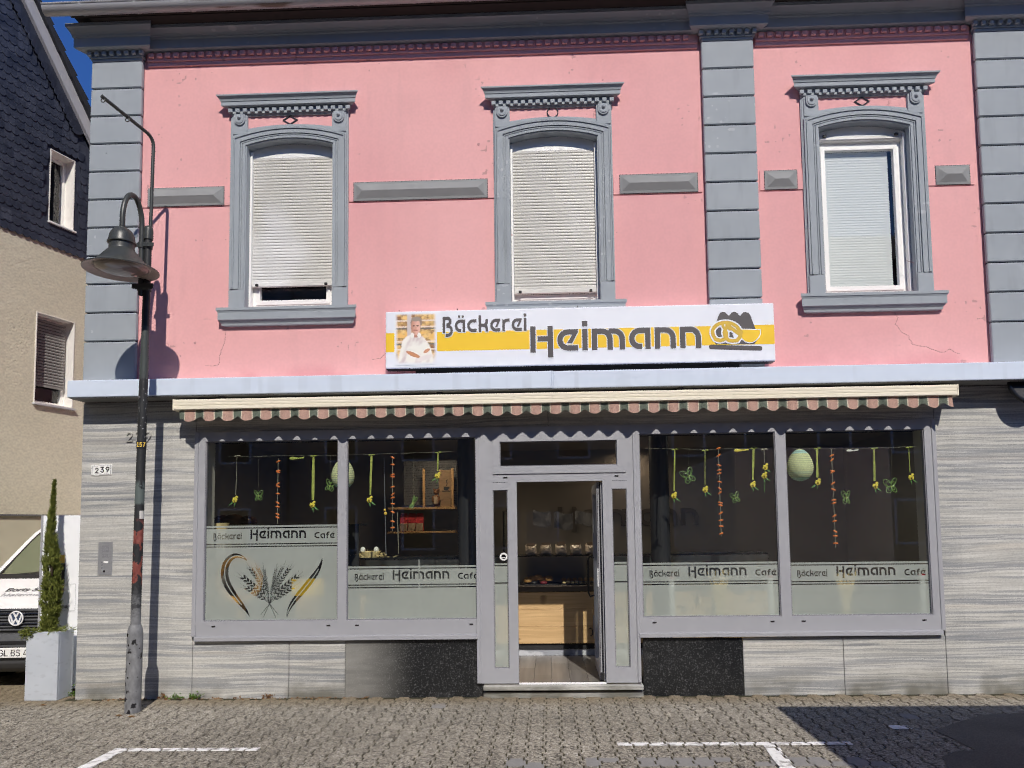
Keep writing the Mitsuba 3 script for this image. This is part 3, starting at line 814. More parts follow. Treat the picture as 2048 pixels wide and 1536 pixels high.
def wheat():
    """clear shapes cut out of the film of the left window, drawn in a local frame and scaled to metres"""
    def sw(pts, wmax, peak=.5):
        p = np.array(pts, float)
        from scipy.interpolate import CubicSpline
        s = np.r_[0, np.cumsum(np.linalg.norm(np.diff(p, axis=0), axis=1))]; s /= s[-1]
        q = CubicSpline(s, p)(np.linspace(0, 1, 60))
        t = np.linspace(0, 1, 60)
        w = wmax / 2 * np.minimum(1, np.sin(np.pi * np.where(t < peak, t / peak * .5, .5 + (t - peak) / (1 - peak) * .5)) ** .8 + .02)
        d = np.gradient(q, axis=0); d /= np.linalg.norm(d, axis=1, keepdims=True)
        nn = np.c_[-d[:, 1], d[:, 0]]
        return Polygon(np.vstack([q + nn * w[:, None], (q - nn * w[:, None])[::-1]])).buffer(0), LineString(q[3:50])
    out = []
    a, l = sw([(640, 590), (560, 535), (470, 520), (390, 565), (335, 660), (325, 780), (360, 910), (440, 1040), (560, 1190), (640, 1290), (685, 1370)], 105, .42)
    out.append(a.difference(l.buffer(7)))
    a, l = sw([(1212, 1385), (1245, 1260), (1330, 1130), (1440, 1000), (1560, 850), (1650, 720), (1700, 565)], 88, .5)
    out.append(a.difference(l.buffer(6)))
    ears = [((1030, 1135), (1300, 960), 1.0), ((1040, 1060), (1360, 810), 1.15), ((1030, 1010), (1240, 700), .9), ((1010, 960), (1140, 695), .7), ((985, 1060), (1050, 715), .55)]
    for b, t, s in ears:
        b, t = np.array(b, float), np.array(t, float)
        L = np.linalg.norm(t - b); d = (t - b) / L; nrm = np.array([-d[1], d[0]]); ang = math.degrees(math.atan2(d[1], d[0]))
        pieces = []
        n = int(L / (40 * s + 6))
        for k in range(n):
            c = b + d * L * (k + .5) / n
            for sg in (-1, 1):
                e = affinity.scale(Point(0, 0).buffer(1, 6), 27 * s, 11 * s)
                e = affinity.rotate(e, ang + sg * 32, origin=(0, 0))
                cc = c + nrm * sg * 15 * s + d * (8 * sg)
                pieces.append(affinity.translate(e, *cc))
                tip = cc + (d * 1.0 + nrm * sg * .35) * (90 * s + 20)
                pieces.append(Polygon([cc + nrm * 2.2, cc - nrm * 2.2, tip]))
        pieces.append(Polygon([t + nrm * 3, t - nrm * 3, t + d * 120]))
        pieces.append(LineString([(965, 1195), tuple(b)]).buffer(3.5))
        pieces.append(LineString([(965, 1195), (845 + 30 * (s < 1), 1340 + 45 * (s < 1))]).buffer(3.5))
        u = unary_union(pieces)
        out += [u, affinity.scale(u, -1, 1, origin=(965, 0))]
    u = unary_union(out)
    return affinity.affine_transform(u, [.000793, 0, 0, -.00079, -3.838 - 36 * .000793, .834 + 1424 * .00079])


for i, (a, b) in enumerate(PANES):
    F = f'{B}__shop_window' + ('' if i < 2 else '_001')
    part(F, 'pane', bx(a - .004, b + .004, GY, GY + .0005, PZ0 - .004, PZ1 + .004), 'shopglass')
    zt = fz[i]
    cut = [sbox(a, zt - .034, b, zt - .022), sbox(a, zt - .212, b, zt - .200), sbox(a, zt - .240, b, zt - .228)]
    for t, u0, u1 in FILM_TX:
        h = .086 if t == 'Heimann' else .054
        cut += fit(t, a + u0, a + u1, zt - .150 + (0.004 if t == 'Heimann' else .0), h)
    poly = sbox(a + .002, PZ0 + .002, b - .002, zt).difference(unary_union(cut))
    if i == 0: poly = poly.difference(wheat())
    part(F, 'film', sheet(poly, GY + .004), 'film', label=['frosted film with clear lettering and crossed ears of wheat'][0] if i == 0 else 'frosted film with clear lettering')

# entrance
E = pkey(B, 'entrance')
DX0, DX1 = -.355, .586
ent = sbox(-.806 + .0015, .142, .961 - .0015, FZ1).difference(sbox(-.537, 2.490, .752, 2.765)).difference(sbox(DX0, .1, DX1, 2.318)).difference(sbox(-.619, .302, -.455, 2.232)).difference(sbox(.686, .302, .850, 2.228))
part(E, 'frame', xz(ent, SF0 + .002, SF1), 'alu')
part(E, 'post', bx(-.806, -.762, SF0 - .012, SF1, .145, FZ1 - .1, .004), 'alu')
part(E, 'post', bx(.925, .961, SF0 - .012, SF1, .145, FZ1 - .1, .004), 'alu')
part(E, 'fanlight_frame', xz(sbox(-.614, 2.408, .845, 2.838).difference(sbox(-.537, 2.490, .752, 2.765)), SF0 - .012, SF0 + .001), 'alu')
for a, b, z0, z1 in ((-.537, .752, 2.490, 2.765), (-.619, -.455, .302, 2.232), (.686, .850, .302, 2.228)):
    part(E, 'bead', xz(sbox(a - .001, z0 - .001, b + .001, z1 + .001).difference(sbox(a + .009, z0 + .009, b - .009, z1 - .009)), SF0 + .014, SF0 + .04), 'alu_dark')
    part(E, 'pane', bx(a - .003, b + .003, GY, GY + .0005, z0 - .003, z1 + .003), 'shopglass')
for a, b, z0 in ((-.619, -.455, .302), (.686, .850, .302)):
    zt = 1.43
    poly = sbox(a + .002, z0 + .002, b - .002, zt).difference(unary_union([sbox(a, zt - .032, b, zt - .02), sbox(a, zt - .222, b, zt - .208)]))
    part(E, 'film', sheet(poly, GY + .004), 'film')
stk = Point(-.508, 1.502).buffer(.043)
part(E, 'sticker', xz(stk.difference(Point(-.508, 1.502).buffer(.026)).union(sbox(-.53, 1.488, -.49, 1.497)), GY - .003, GY - .0015), 'white_thing')
for x in (-.50, .72): part(E, 'vent_cap', bx(x, x + .045, SF0 - .004, SF0 + .002, 2.36, 2.376, .002), 'black')
part(E, 'seam', bx(-.62, -.457, SF0 + .0005, SF0 + .004, 2.314, 2.318), 'joint')
part(E, 'seam', bx(.686, .85, SF0 + .0005, SF0 + .004, 2.314, 2.318), 'joint')
part(E, 'threshold', bx(DX0 - .0, DX1 + .0, SF0 - .004, .0, .128, .146, .003), 'pale_metal')
part(E, 'doorstep', cat(bx(-.737, .975, -.10, .3, .078, .127, .006), bx(-.737, .975, -.055, .3, -.02, .055)), 'stone')
D = pkey(B, 'door')
part(D, 'frame', cat(bx(DX1 - .062, DX1 - .012, .06, .14, .152, 2.31, .004), bx(DX1 - .062, DX1 - .012, .86, .94, .152, 2.31, .004), bx(DX1 - .061, DX1 - .013, .1405, .8595, .152, .25, .004), bx(DX1 - .061, DX1 - .013, .1405, .8595, 2.2, 2.31, .004),
                    bx(DX1 - .020, DX1 - .002, .02, .058, .152, 2.31, .003)), 'alu')
part(D, 'seal', cat(bx(DX1 - .034, DX1 - .022, .045, .059, .152, 2.31), bx(DX1 - .055, DX1 - .05, .055, .0595, .152, 2.31)), 'black')
part(D, 'pane', bx(DX1 - .038, DX1 - .0375, .14, .86, .25, 2.2), 'glass')
part(D, 'hinge', bx(DX1 - .058, DX1 - .006, .02, .056, .16, .24, .004), 'black')
part(D, 'lock_plate', bx(DX1 - .068, DX1 - .058, .052, .0595, 1.16, 1.36), 'pale_metal')
part(D, 'pull_handle', tube([(DX1 - .062, .80, 1.44), (DX1 - .11, .80, 1.46), (DX1 - .13, .80, 1.42), (DX1 - .13, .80, 1.02), (DX1 - .11, .80, .98), (DX1 - .062, .80, 1.0)], .012, 8), 'black', smooth=True)

# shop room
part(B, 'window_cheek', cat(bx(-3.905, -3.872, .056, .30, .73, 2.84)), 'cheek')
part(B, 'window_cheek', cat(bx(4.118, 4.15, .056, .30, .73, 2.84)), 'cheek')
mat('cheek', (.55, .53, .47), .7, .2)
part(B, 'shop_wall', cat(bx(-5.0, 5.4, 5.2, 5.3, .0, 3.2), bx(-5.0, -4.9, .35, 5.2, .0, 3.2), bx(5.3, 5.4, .35, 5.2, 0, 3.2)), 'room')
part(B, 'shop_ceiling', bx(-5.0, 5.4, .31, 5.3, 3.2, 3.235), 'room')
fl = part(B, 'shop_floor', bx(-5.0, 5.4, .305, 5.3, .05, .125), 'floor_wood')
for k in range(12):
    x = -1.2 + k * .2
    part(fl, 'plank', bx(x + .0015, x + .1985, .003 if DX0 - .15 < x < DX1 else .302, 1.75 + (k % 3) * .4, .1252, .140, .0015), 'floor_wood')
part(B, 'floor_step', bx(DX0 - .4, DX1 + .4, .052, .3, .05, .1245), 'room_dark')
for x, y in ((float(at(935, 1000, .75)[0]), .75), (float(at(1319, 1000, .75)[0]), .75)):
    part(B, 'column', trimesh.creation.cylinder(.115, 3.07, 32, transform=trimesh.transformations.translation_matrix((x, y, 1.665))), 'column', smooth=40)
part(B, 'window_bulkhead', cat(bx(-4.0, -.85, .30, .34, 2.84, 3.2), bx(1.0, 4.3, .30, .34, 2.84, 3.2)), 'room_dark')
part(B, 'window_ledge', cat(bx(-3.9, -.85, .06, .62, .66, .72), bx(1.0, 4.2, .06, .62, .66, .72)), 'room')
# ------------------------------------------------------------------ the sign over the door
S = thing('bakery_sign', 'long white light-box sign with yellow stripe, grey bakery lettering and a photo of a baker', 'sign')
SY = -.20
sx0, sx1, sz0, sz1 = -1.765, 2.460, 3.572, 4.205
part(S, 'panel', bx(sx0, sx1, SY, -.055, sz0, sz1, .008), 'sign_white')
part(S, 'trim', cat(bx(sx0 + .003, sx1 - .003, SY + .02, -.06, sz0 - .003, sz0 - .0005), bx(-1.45, 2.1, -.10, -.0015, 3.515, sz0 - .004)), 'black')
yz0, yz1 = at(1000, 699.5, SY)[2], at(1000, 661.5, SY)[2]
part(S, 'stripe', bx(sx0 + .004, sx1 - .004, SY - .0022, SY - .0002, yz0, yz1), 'yellow')


def spx(px, py): return tuple(at(px, py, SY)[[0, 2]])


xa, zb = spx(885.5, 664.5); xb, _ = spx(1053, 659)
g1 = fit('Bäckerei', xa, xb, zb - .006, .141)
xc, zc = spx(1061, 701); xd, _ = spx(1402.5, 695)
g2 = fit('Heimann', xc, xd, (zc + at(1402, 696.5, SY)[2]) / 2 - .004, .236)
halo = unary_union([g.buffer(.008, join_style=2) for g in g1 + g2])
part(S, 'letter_outline', xz(halo, SY - .0038, SY - .0024), 'sign_white')
for g in g1 + g2: part(S, 'letter', xz(g, SY - .0060, SY - .0040), 'letter')


def ezp(l): return [spx(1390 + x / 10.97, 600 + y / 10.97 + (x - 900) * .0028) for x, y in l]


cake = ezp([(465, 505)] + [(510, 360)] + arc(615, 365, 100, 195, 330, 8) and [(465, 505), (515, 350), (545, 300), (580, 277), (620, 270), (660, 280), (700, 312), (728, 350), (742, 352), (775, 310), (810, 275), (860, 262), (905, 272), (945, 305), (975, 350), (990, 350), (1020, 300), (1060, 270), (1110, 258), (1160, 272), (1200, 310), (1225, 360), (1330, 640), (1340, 900), (1300, 955), (460, 985), (410, 920), (400, 700)])
part(S, 'emblem_cake', xz(Polygon(cake).buffer(0), SY - .0042, SY - .0024), 'letter')


def ering(pts, r): return LineString(ezp(pts)).buffer(r * .000496, cap_style=1)


loop = [(760, 640), (700, 560)] + [(680 + 300 * math.cos(t), 730 - 225 * math.sin(t)) for t in np.linspace(-.1, math.pi, 24)] + [(400, 800), (450, 880), (540, 905), (620, 880)]
strand1 = [(600, 560), (640, 640), (690, 720), (690, 800), (660, 870), (620, 890)]
strand2 = [(720, 570), (660, 650), (640, 720), (660, 820), (730, 890), (820, 905), (920, 890), (990, 800), (1010, 700)]
bowl = Polygon(ezp([(1010, 640), (1430, 640), (1430, 730), (1395, 810), (1330, 880), (1260, 920), (1190, 930), (1100, 910), (1040, 860), (1000, 800), (985, 720)]))
cup = Point(ezp([(930, 750)])[0]).buffer(.045)
lines = unary_union([ering(loop, 58), ering(strand1, 48), ering(strand2, 58), bowl, cup])
part(S, 'emblem_outline', xz(lines.buffer(.006), SY - .0060, SY - .0044), 'sign_white')
pret = unary_union([ering(loop, 40), ering(strand1, 30), ering(strand2, 40)])
part(S, 'emblem_pretzel', xz(pret, SY - .0080, SY - .0062), 'pretzel')
part(S, 'emblem_bowl', xz(bowl.buffer(-.004), SY - .0078, SY - .0062), 'yellow')
part(S, 'emblem_board', xz(LineString(ezp([(355, 1045), (1425, 1045)])).buffer(.024), SY - .0042, SY - .0024), 'letter')
qx0, qz1 = spx(789, 627.5); qx1, qz0 = spx(874.5, 729)
qx0, qx1, qz0, qz1 = (float(q) for q in (qx0, qx1, qz0, qz1))


def portrait_fn(p, n, uv):
    u = (p.x - qx0) / (qx1 - qx0)
    v = (qz1 - p.z) / (qz1 - qz0)

    def el(cx, cy, rx, ry, s=.12): return smoothstep(1 + s, 1 - s, dr.sqrt(dr.square((u - cx) / rx) + dr.square((v - cy) / ry)))

    def band(a, lo, hi, s=.012): return smoothstep(lo - s, lo + s, a) * smoothstep(hi + s, hi - s, a)
    bn = fbm(u * 9, v * 11, 3., 3)
    c = mix((.30, .15, .07), (.84, .58, .24), smoothstep(.25, .7, bn))
    c = mix(c, (.80, .50, .16), band(v, .36, .50) * smoothstep(.4, .6, noise(u * 14, v * 18, 1.)))
    for z0 in (.145, .265, .55, .70): c = mix(c, (.86, .74, .64), band(v, z0 - .012, z0 + .012))
    for z0 in (.30, .60): c = mix(c, (.17, .15, .14), band(v, z0 - .016, z0 + .016))
    c = mix(c, (.62, .55, .54), band(u, .30, .40))
    c = mix(c, (.80, .78, .80), smoothstep(.75, .95, v))
    coat = dr.maximum(el(.50, .93, .40, .50, .05), el(.47, .62, .30, .21, .08))
    fold = fbm(u * 6 + v * 3, v * 4, 8., 3)
    cc = mix((.66, .57, .56), (.86, .84, .78), smoothstep(.25, .6, fold))
    c = mix(c, cc, coat)
    c = mix(c, (.50, .24, .17), el(.50, .405, .085, .07))
    c = mix(c, (.30, .22, .18), el(.515, .185, .135, .115))
    c = mix(c, mix((.52, .26, .19), (.74, .45, .36), smoothstep(.40, .55, u + .0 * v)), el(.50, .265, .112, .158))
    c = mix(c, (.34, .27, .23), el(.51, .115, .11, .045))
    c = mix(c, (.18, .10, .08), dr.maximum(el(.455, .245, .028, .012, .4), el(.545, .245, .028, .012, .4)))
    c = mix(c, (.42, .16, .12), el(.50, .333, .052, .014, .5))
    c = mix(c, (.60, .32, .25), el(.50, .29, .02, .04, .5))
    c = mix(c, (.84, .83, .78), dr.maximum(el(.42, .43, .045, .05), el(.58, .43, .045, .05)))
    c = mix(c, (.56, .26, .14), el(.44, .80 + .34 * (u - .44), .165, .042))
    c = mix(c, (.62, .30, .18), el(.755, .735 - .35 * (u - .755), .075, .035))
    c = mix(c, (.80, .74, .72), el(.70, .87 - .25 * (u - .70), .20, .045, .3))
    fade = smoothstep(0, .10, u) * smoothstep(1, .90, u) * smoothstep(0, .05, v) * smoothstep(1, .93, v)
    return mix((.78, .81, .88), c, fade)


mat('portrait', portrait_fn, .4, .4)
mat('pretzel', (.62, .42, .06), .4, .4)
part(S, 'portrait_print', bx(qx0, qx1, SY - .0052, SY - .0026, qz0, qz1), 'portrait', label='printed photo of a grey-haired man in a white coat with folded arms')
for px in (797, 914, 1155): part(S, 'hook', bx(at(px, 630, SY)[0], at(px, 630, SY)[0] + .008, -.19, -.18, sz1 - .001, sz1 + .022), 'black')

# ------------------------------------------------------------------ awning
A = thing('awning', 'rolled-in awning with cream cassette and scalloped terracotta and green striped valance', 'awning')
ax0, ax1 = -4.058, 4.302
cas = [(-.06, 3.150), (-.292, 3.143), (-.300, 3.150), (-.300, 3.180), (-.296, 3.183), (-.296, 3.190), (-.300, 3.193), (-.300, 3.214), (-.297, 3.217), (-.297, 3.222), (-.300, 3.225), (-.300, 3.250), (-.292, 3.257), (-.06, 3.275)]
xj = .05
part(A, 'cassette', profx(cas, ax0, xj - .002), 'cream'); part(A, 'cassette', profx(cas, xj, ax1), 'cream')
part(A, 'end_cap', bx(ax0 - .016, ax0 - .001, -.304, -.05, 3.138, 3.262, .004), 'cream'); part(A, 'end_cap', bx(ax1 + .001, ax1 + .016, -.304, -.05, 3.138, 3.262, .004), 'cream')
for x in (-3.6, -1.2, 1.4, 3.9): part(A, 'bracket', bx(x, x + .06, -.24, .0, 3.264, 3.301), 'black')
NX, NZ = 1100, 6
xs = np.linspace(ax0 + .045, ax1 - .04, NX)
ph = 2 * np.pi * (xs + 4.0 - .1047) / .2095
V = []
jit = np.array([meshkit.noise(np.array([x * 4.7, 0, 0])) for x in xs]) - .5
for r in range(NZ):
    t = r / (NZ - 1)
    zb = 3.040 - .024 * np.cos(ph) + .003 * np.cos(2 * ph) - .010 * jit + (.0 - .018 * np.exp(-(xs - xs[0]) / .1))
    y = -.268 - t ** 1.3 * (.020 * np.cos(ph + .35 + jit) + .016 * jit)
    V.append(np.stack([xs, y, 3.146 + (zb - 3.146) * t], 1))
V = np.array(V).reshape(-1, 3)
i, j = np.meshgrid(np.arange(NZ - 1), np.arange(NX - 1), indexing='ij')
a = i * NX + j
part(A, 'valance', trimesh.Trimesh(V, np.vstack([np.stack([a, a + 1, a + NX + 1], -1).reshape(-1, 3), np.stack([a, a + NX + 1, a + NX], -1).reshape(-1, 3)]), process=False), 'awning', smooth=True, label='scalloped fabric valance striped terracotta and green with cream lines')
part(A, 'folded_arm', tube([(-3.9, -.17, 3.12), (-.3, -.15, 3.12)], .018, 8), 'black')

# ------------------------------------------------------------------ street lamp
Lm = thing('street_lamp', 'old dark green street lamp with bell shade on a flaking black pole', 'street lamp')
yp = -.584
xb_, xt_ = -4.272, -4.222


def px_at(z): return xb_ + (xt_ - xb_) * z / 5.0


zs_ = [0, .45, .80, .855, .90, .905, 1.3, 2.0, 3.0, 3.7, 3.705, 4.4, 5.02, 5.045]
rs_ = [.076, .076, .075, .070, .052, .048, .0475, .046, .043, .042, .038, .037, .036, .020]
part(Lm, 'pole', tube([(px_at(z), yp, z - .02) for z in zs_], rs_, 28), 'pole', smooth=40)
la = np.array([-4.305, -.92, 0]); pa = np.array([px_at(4.8) - .055, yp - .025, 0])
zt_ = at(247, 456, -.92)[2]
pts = [(pa[0], pa[1], z) for z in np.linspace(4.32, 5.05, 6)]
for t in np.linspace(0, 1, 18)[1:]:
    q = pa + (la - pa) * (1 - math.cos(math.pi * t)) / 2
    pts.append((q[0], q[1], 5.05 + .30 * math.sin(math.pi * t) + (zt_ + .10 - 5.05) * t))
pts += [(la[0], la[1], z) for z in np.linspace(zt_ + .10, zt_ - .01, 4)[1:]]
part(Lm, 'arm', tube(pts, .026, 16), 'lamp_paint', smooth=True)
zr = zt_ - .440
sh = [(.0, .455), (.028, .452), (.032, .440), (.06, .432), (.095, .402), (.115, .36), (.124, .31), (.126, .292), (.128, .285), (.128, .278), (.118, .270), (.118, .22), (.122, .205), (.145, .180), (.175, .145), (.205, .105), (.24, .068), (.29, .034), (.345, .008), (.352, .0), (.350, -.007)]
part(Lm, 'shade', lathe(sh, 48, (la[0], la[1], zr)), 'lamp_paint', smooth=35)
inn = [(.350, -.007), (.342, -.004), (.29, .018), (.262, .028), (.255, .020), (.248, .03)]
part(Lm, 'shade_inner', lathe(inn, 48, (la[0], la[1], zr)), 'lamp_inner', smooth=35)
part(Lm, 'glass_cover', lathe([(.249, .026), (.235, .012), (.20, -.004), (.13, -.022), (.06, -.028), (0, -.029)], 40, (la[0], la[1], zr)), 'lamp_glass', smooth=True)
part(Lm, 'trim_ring', lathe([(.124, .272), (.134, .276), (.134, .288), (.124, .292)], 40, (la[0], la[1], zr)), 'lamp_paint', smooth=30)
for z in (4.40, 4.86): part(Lm, 'clamp', cat(bx(px_at(z) - .10, px_at(z) + .085, yp - .052, yp - .040, z - .022, z + .022, .003), tube([(pa[0], pa[1], z - .03), (pa[0], pa[1], z + .03)], .036, 14), tube([(px_at(z), yp, z - .03), (px_at(z), yp, z + .03)], .046, 16)), 'lamp_paint')
part(Lm, 'pole_cap', tube([(px_at(5.0), yp, 4.93), (px_at(5.0), yp, 5.04), (px_at(5.0), yp, 5.07), (px_at(5.0), yp, 5.085)], [.047, .047, .036, .01], 18), 'lamp_paint', smooth=40)
cl2 = at(300, 575, yp)[2]
part(Lm, 'clamp', cat(bx(px_at(4.4) - .13, px_at(4.4) + .10, yp - .06, yp - .044, cl2 - .026, cl2 + .026, .003), tube([(px_at(4.4), yp, cl2 - .04), (px_at(4.4), yp, cl2 + .04)], .047, 16)), 'lamp_paint')
tx, ty = at(306, 330, -.55)[0], -.55
zb_ = at(306, 276, ty)[2]
tip = at(203, 192, -1.12)
p0 = [(tx - .02 + .02 * t, ty, 4.30 + (zb_ - .10 - 4.30) * t) for t in np.linspace(0, 1, 8)]
c0, c1 = np.array([tx, ty, zb_ - .10]), np.array([tx, ty, zb_])
dirn = (tip - c1) / np.linalg.norm(tip - c1)
bend = []
for t in np.linspace(0, 1, 8)[1:]:
    q = (1 - t) ** 2 * c0 + 2 * t * (1 - t) * c1 + t * t * (c1 + dirn * .10)
    bend.append(tuple(q))
part(Lm, 'side_pole', tube(p0 + bend + [tuple(c1 + dirn * (.10 + k)) for k in np.linspace(.1, np.linalg.norm(tip - c1) - .1, 5)], .018, 14), 'lamp_paint', smooth=40, label='thin upper pole bent towards the street')
for f in (.97, .52):
    q = c1 + (tip - c1) * f
    part(Lm, 'eyelet', cat(tube([tuple(q + np.array([.02 * math.cos(a_), 0, -.032 + .02 * math.sin(a_)])) for a_ in np.linspace(0, 6.28, 12)], .005, 6)), 'lamp_paint')
zn = at(281, 890, yp)[2]
part(Lm, 'number_band', tube([(px_at(zn), yp, zn - .036), (px_at(zn), yp, zn + .036)], .048, 24), 'black')
tn = meshkit.text_mesh('157', .048, .004, True)
v = np.array(tn.vertices); v[:, 0] -= (v[:, 0].max() + v[:, 0].min()) / 2
v[:, 0] *= .083 / (v[:, 0].max() - v[:, 0].min())
an_ = v[:, 0] / .0485 + .40
tn.vertices = np.stack([px_at(zn) + (.0478 + v[:, 2]) * np.sin(an_ + .0), yp - (.0478 + v[:, 2]) * np.cos(an_), zn - .024 + v[:, 1]], 1)
tn.fix_normals()
part(Lm, 'number', tn, 'gold', label='yellow figures 157 on a black band')
part(Lm, 'cable_tie', tube([(px_at(zn) + .04, yp - .02, zn - .03), (px_at(zn) + .09, yp - .03, zn - .06)], .003, 5), 'black')

# ------------------------------------------------------------------ things on the left stone wall
I = thing('door_intercom', 'steel intercom panel with slotted speaker and bell buttons on the stone wall', 'intercom')
ix0, ix1, iz0, iz1 = -5.040, -4.878, 1.352, 1.722
part(I, 'plate', bx(ix0, ix1, -.008, -.0005, iz0, iz1, .003), 'steel')
for k in range(7): part(I, 'slot', bx(ix0 + .045, ix1 - .04, -.0095, -.0075, iz1 - .048 - k * .011, iz1 - .043 - k * .011), 'alu_dark')
for k in range(4): part(I, 'slot', bx(ix0 + .045, ix1 - .04, -.0095, -.0075, iz1 - .145 - k * .009, iz1 - .141 - k * .009), 'alu_dark')
for k in range(3):
    part(I, 'button', cylx((ix0 + .050, iz1 - .225 - k * .032), .009, -.012, -.0075), 'alu_dark')
    part(I, 'name_tag', bx(ix0 + .068, ix1 - .042, -.0095, -.0075, iz1 - .236 - k * .032, iz1 - .214 - k * .032), 'white_thing' if k == 0 else 'steel')
part(I, 'lens', cylx((ix0 + .075, iz0 + .042), .013, -.010, -.0075), 'black')
N_ = thing('house_number_plate', 'white tiled house number 239 with ornamental border left of the pole', 'house number')
xx = -5.144
for d_, w_, dz in (('', .028, 0), ('2', .064, -.006), ('3', .060, .004), ('9', .060, .004), ('', .028, .004)):
    z0 = 2.468 + dz
    part(N_, 'tile', bx(xx, xx + w_ - .0015, -.012, -.0005, z0, z0 + .118, .003), 'white_thing')
    if d_:
        part(N_, 'digit', flat_text(d_, .058, (xx + w_ / 2 - .019, -.0122, z0 + .030), (1, 0, 0), (0, -1, 0), .0025), 'text_dark')
        part(N_, 'border', cat(*[bx(xx + .003 + k * .0095, xx + .008 + k * .0095, -.0134, -.0121, zz_, zz_ + .006) for k in range(int(w_ / .0098) - 0) for zz_ in (z0 + .008, z0 + .104)]), 'text_grey', kind='stuff')
    else:
        part(N_, 'border', cat(*[bx(xx + .008, xx + .019, -.0134, -.0121, z0 + .010 + k * .0125, z0 + .017 + k * .0125) for k in range(8)]), 'text_grey', kind='stuff')
    xx += w_
M_ = thing('metal_house_number', 'pale metal figures 239 fixed high on the stone wall behind the lamp pole', 'house number')
for d_, x in (('2', -4.760), ('3', -4.655), ('9', -4.548)):
    part(M_, 'digit', flat_text(d_, .108, (x, -.006, 2.842), (1, 0, 0), (0, -1, 0), .012, False), 'stone')
part(M_, 'fixing', bx(-4.70, -4.53, -.0045, -.0005, 2.87, 2.878), 'steel')
WL_ = thing('wall_lamp', 'black round bracket lamp under the canopy at the right edge', 'lamp')
c = np.array([5.13, -.17, 3.255])
part(WL_, 'ring', trimesh.creation.torus(.20, .024, 40, 14, transform=trimesh.transformations.translation_matrix(c) @ trimesh.transformations.rotation_matrix(math.pi / 2 - .25, (1, 0, 0))), 'black_gloss', smooth=True)
part(WL_, 'disc', trimesh.creation.cylinder(.195, .03, 40, transform=trimesh.transformations.translation_matrix(c) @ trimesh.transformations.rotation_matrix(math.pi / 2 - .25, (1, 0, 0))), 'black', smooth=30)
part(WL_, 'bracket', bx(5.08, 5.2, -.16, -.001, 3.20, 3.29, .005), 'black')

# ------------------------------------------------------------------ planter and cypress
P_ = thing('planter', 'tall pale grey square planter at the building corner', 'planter')
pl0, pl1, pf, pb, ph_ = -5.778, -5.412, -.080, .185, .742
part(P_, 'box', xz(sbox(0, 0, 1, 1), 0, 1) if False else cat(bx(pl0 + .004, pl1 - .0, pf, pf + .03, .0, ph_, .004), bx(pl0 + .004, pl1, pb - .03, pb, 0, ph_, .004), bx(pl0 + .004, pl0 + .034, pf + .0305, pb - .0305, .001, ph_ - .0005, .002), bx(pl1 - .03, pl1, pf + .0305, pb - .0305, .001, ph_ - .0005, .002)), 'planter')
part(P_, 'soil', bx(pl0 + .03, pl1 - .03, pf + .028, pb - .028, .55, ph_ - .025), 'soil')
C_ = thing('cypress', 'slim green columnar cypress in the grey planter', 'tree')
cx_, cy_ = -5.612, .055
r4 = np.random.default_rng(11)


def cyp_r(t): return .090 * np.clip(1.0 - .10 * np.sin(t * 9 + 1), .8, 1.1) * np.where(t < .12, .78 + 1.8 * t, 1) * np.where(t > .30, np.clip(1 - (np.maximum(t - .30, 0) / .70) ** 1.05, .03, 1), 1)


NL = 11000
t = r4.random(NL) ** 1.25
an_ = r4.random(NL) * 2 * np.pi
clump = meshkit.noise(np.c_[np.cos(an_) * 1.8 + 5, np.sin(an_) * 1.8 + 5, t * 22], 2)
rr = cyp_r(t) * (.55 + .45 * np.sqrt(r4.random(NL))) * (.50 + .9 * clump + .25 * (r4.random(NL) > .95))
keep = clump > .30
c = np.stack([cx_ + rr * np.cos(an_) + .012 * np.sin(t * 7), cy_ + rr * np.sin(an_) * .95, .735 + t * 1.68], 1)[keep]
out = np.stack([np.cos(an_), np.sin(an_), np.zeros(NL)], 1)[keep]
ang2 = r4.normal(0, .35, len(c))
up = out * np.sin(.42 + ang2)[:, None] + np.array([0, 0, 1.0]) * np.cos(.42 + ang2)[:, None] + r4.normal(0, .18, c.shape)
up /= np.linalg.norm(up, axis=1, keepdims=True)
sd = np.cross(up, out + r4.normal(0, .5, c.shape)); sd /= np.linalg.norm(sd, axis=1, keepdims=True)
ln = (r4.uniform(.020, .050, len(c)) * (1.15 - .45 * t[keep]))[:, None]; wd = r4.uniform(.004, .009, len(c))[:, None]
V = np.stack([c - sd * wd, c + sd * wd, c + up * ln + sd * wd * .3, c + up * ln - sd * wd * .3], 1).reshape(-1, 3)
q = np.arange(len(c))[:, None] * 4
part(C_, 'crown', trimesh.Trimesh(V, np.vstack([q + [0, 1, 2], q + [0, 2, 3]]), process=False), 'cypress', kind='stuff')
part(C_, 'trunk', tube([(cx_, cy_, .70), (cx_ + .005, cy_, 1.4), (cx_, cy_, 2.3)], [.018, .014, .004], 8), 'bark', smooth=True)


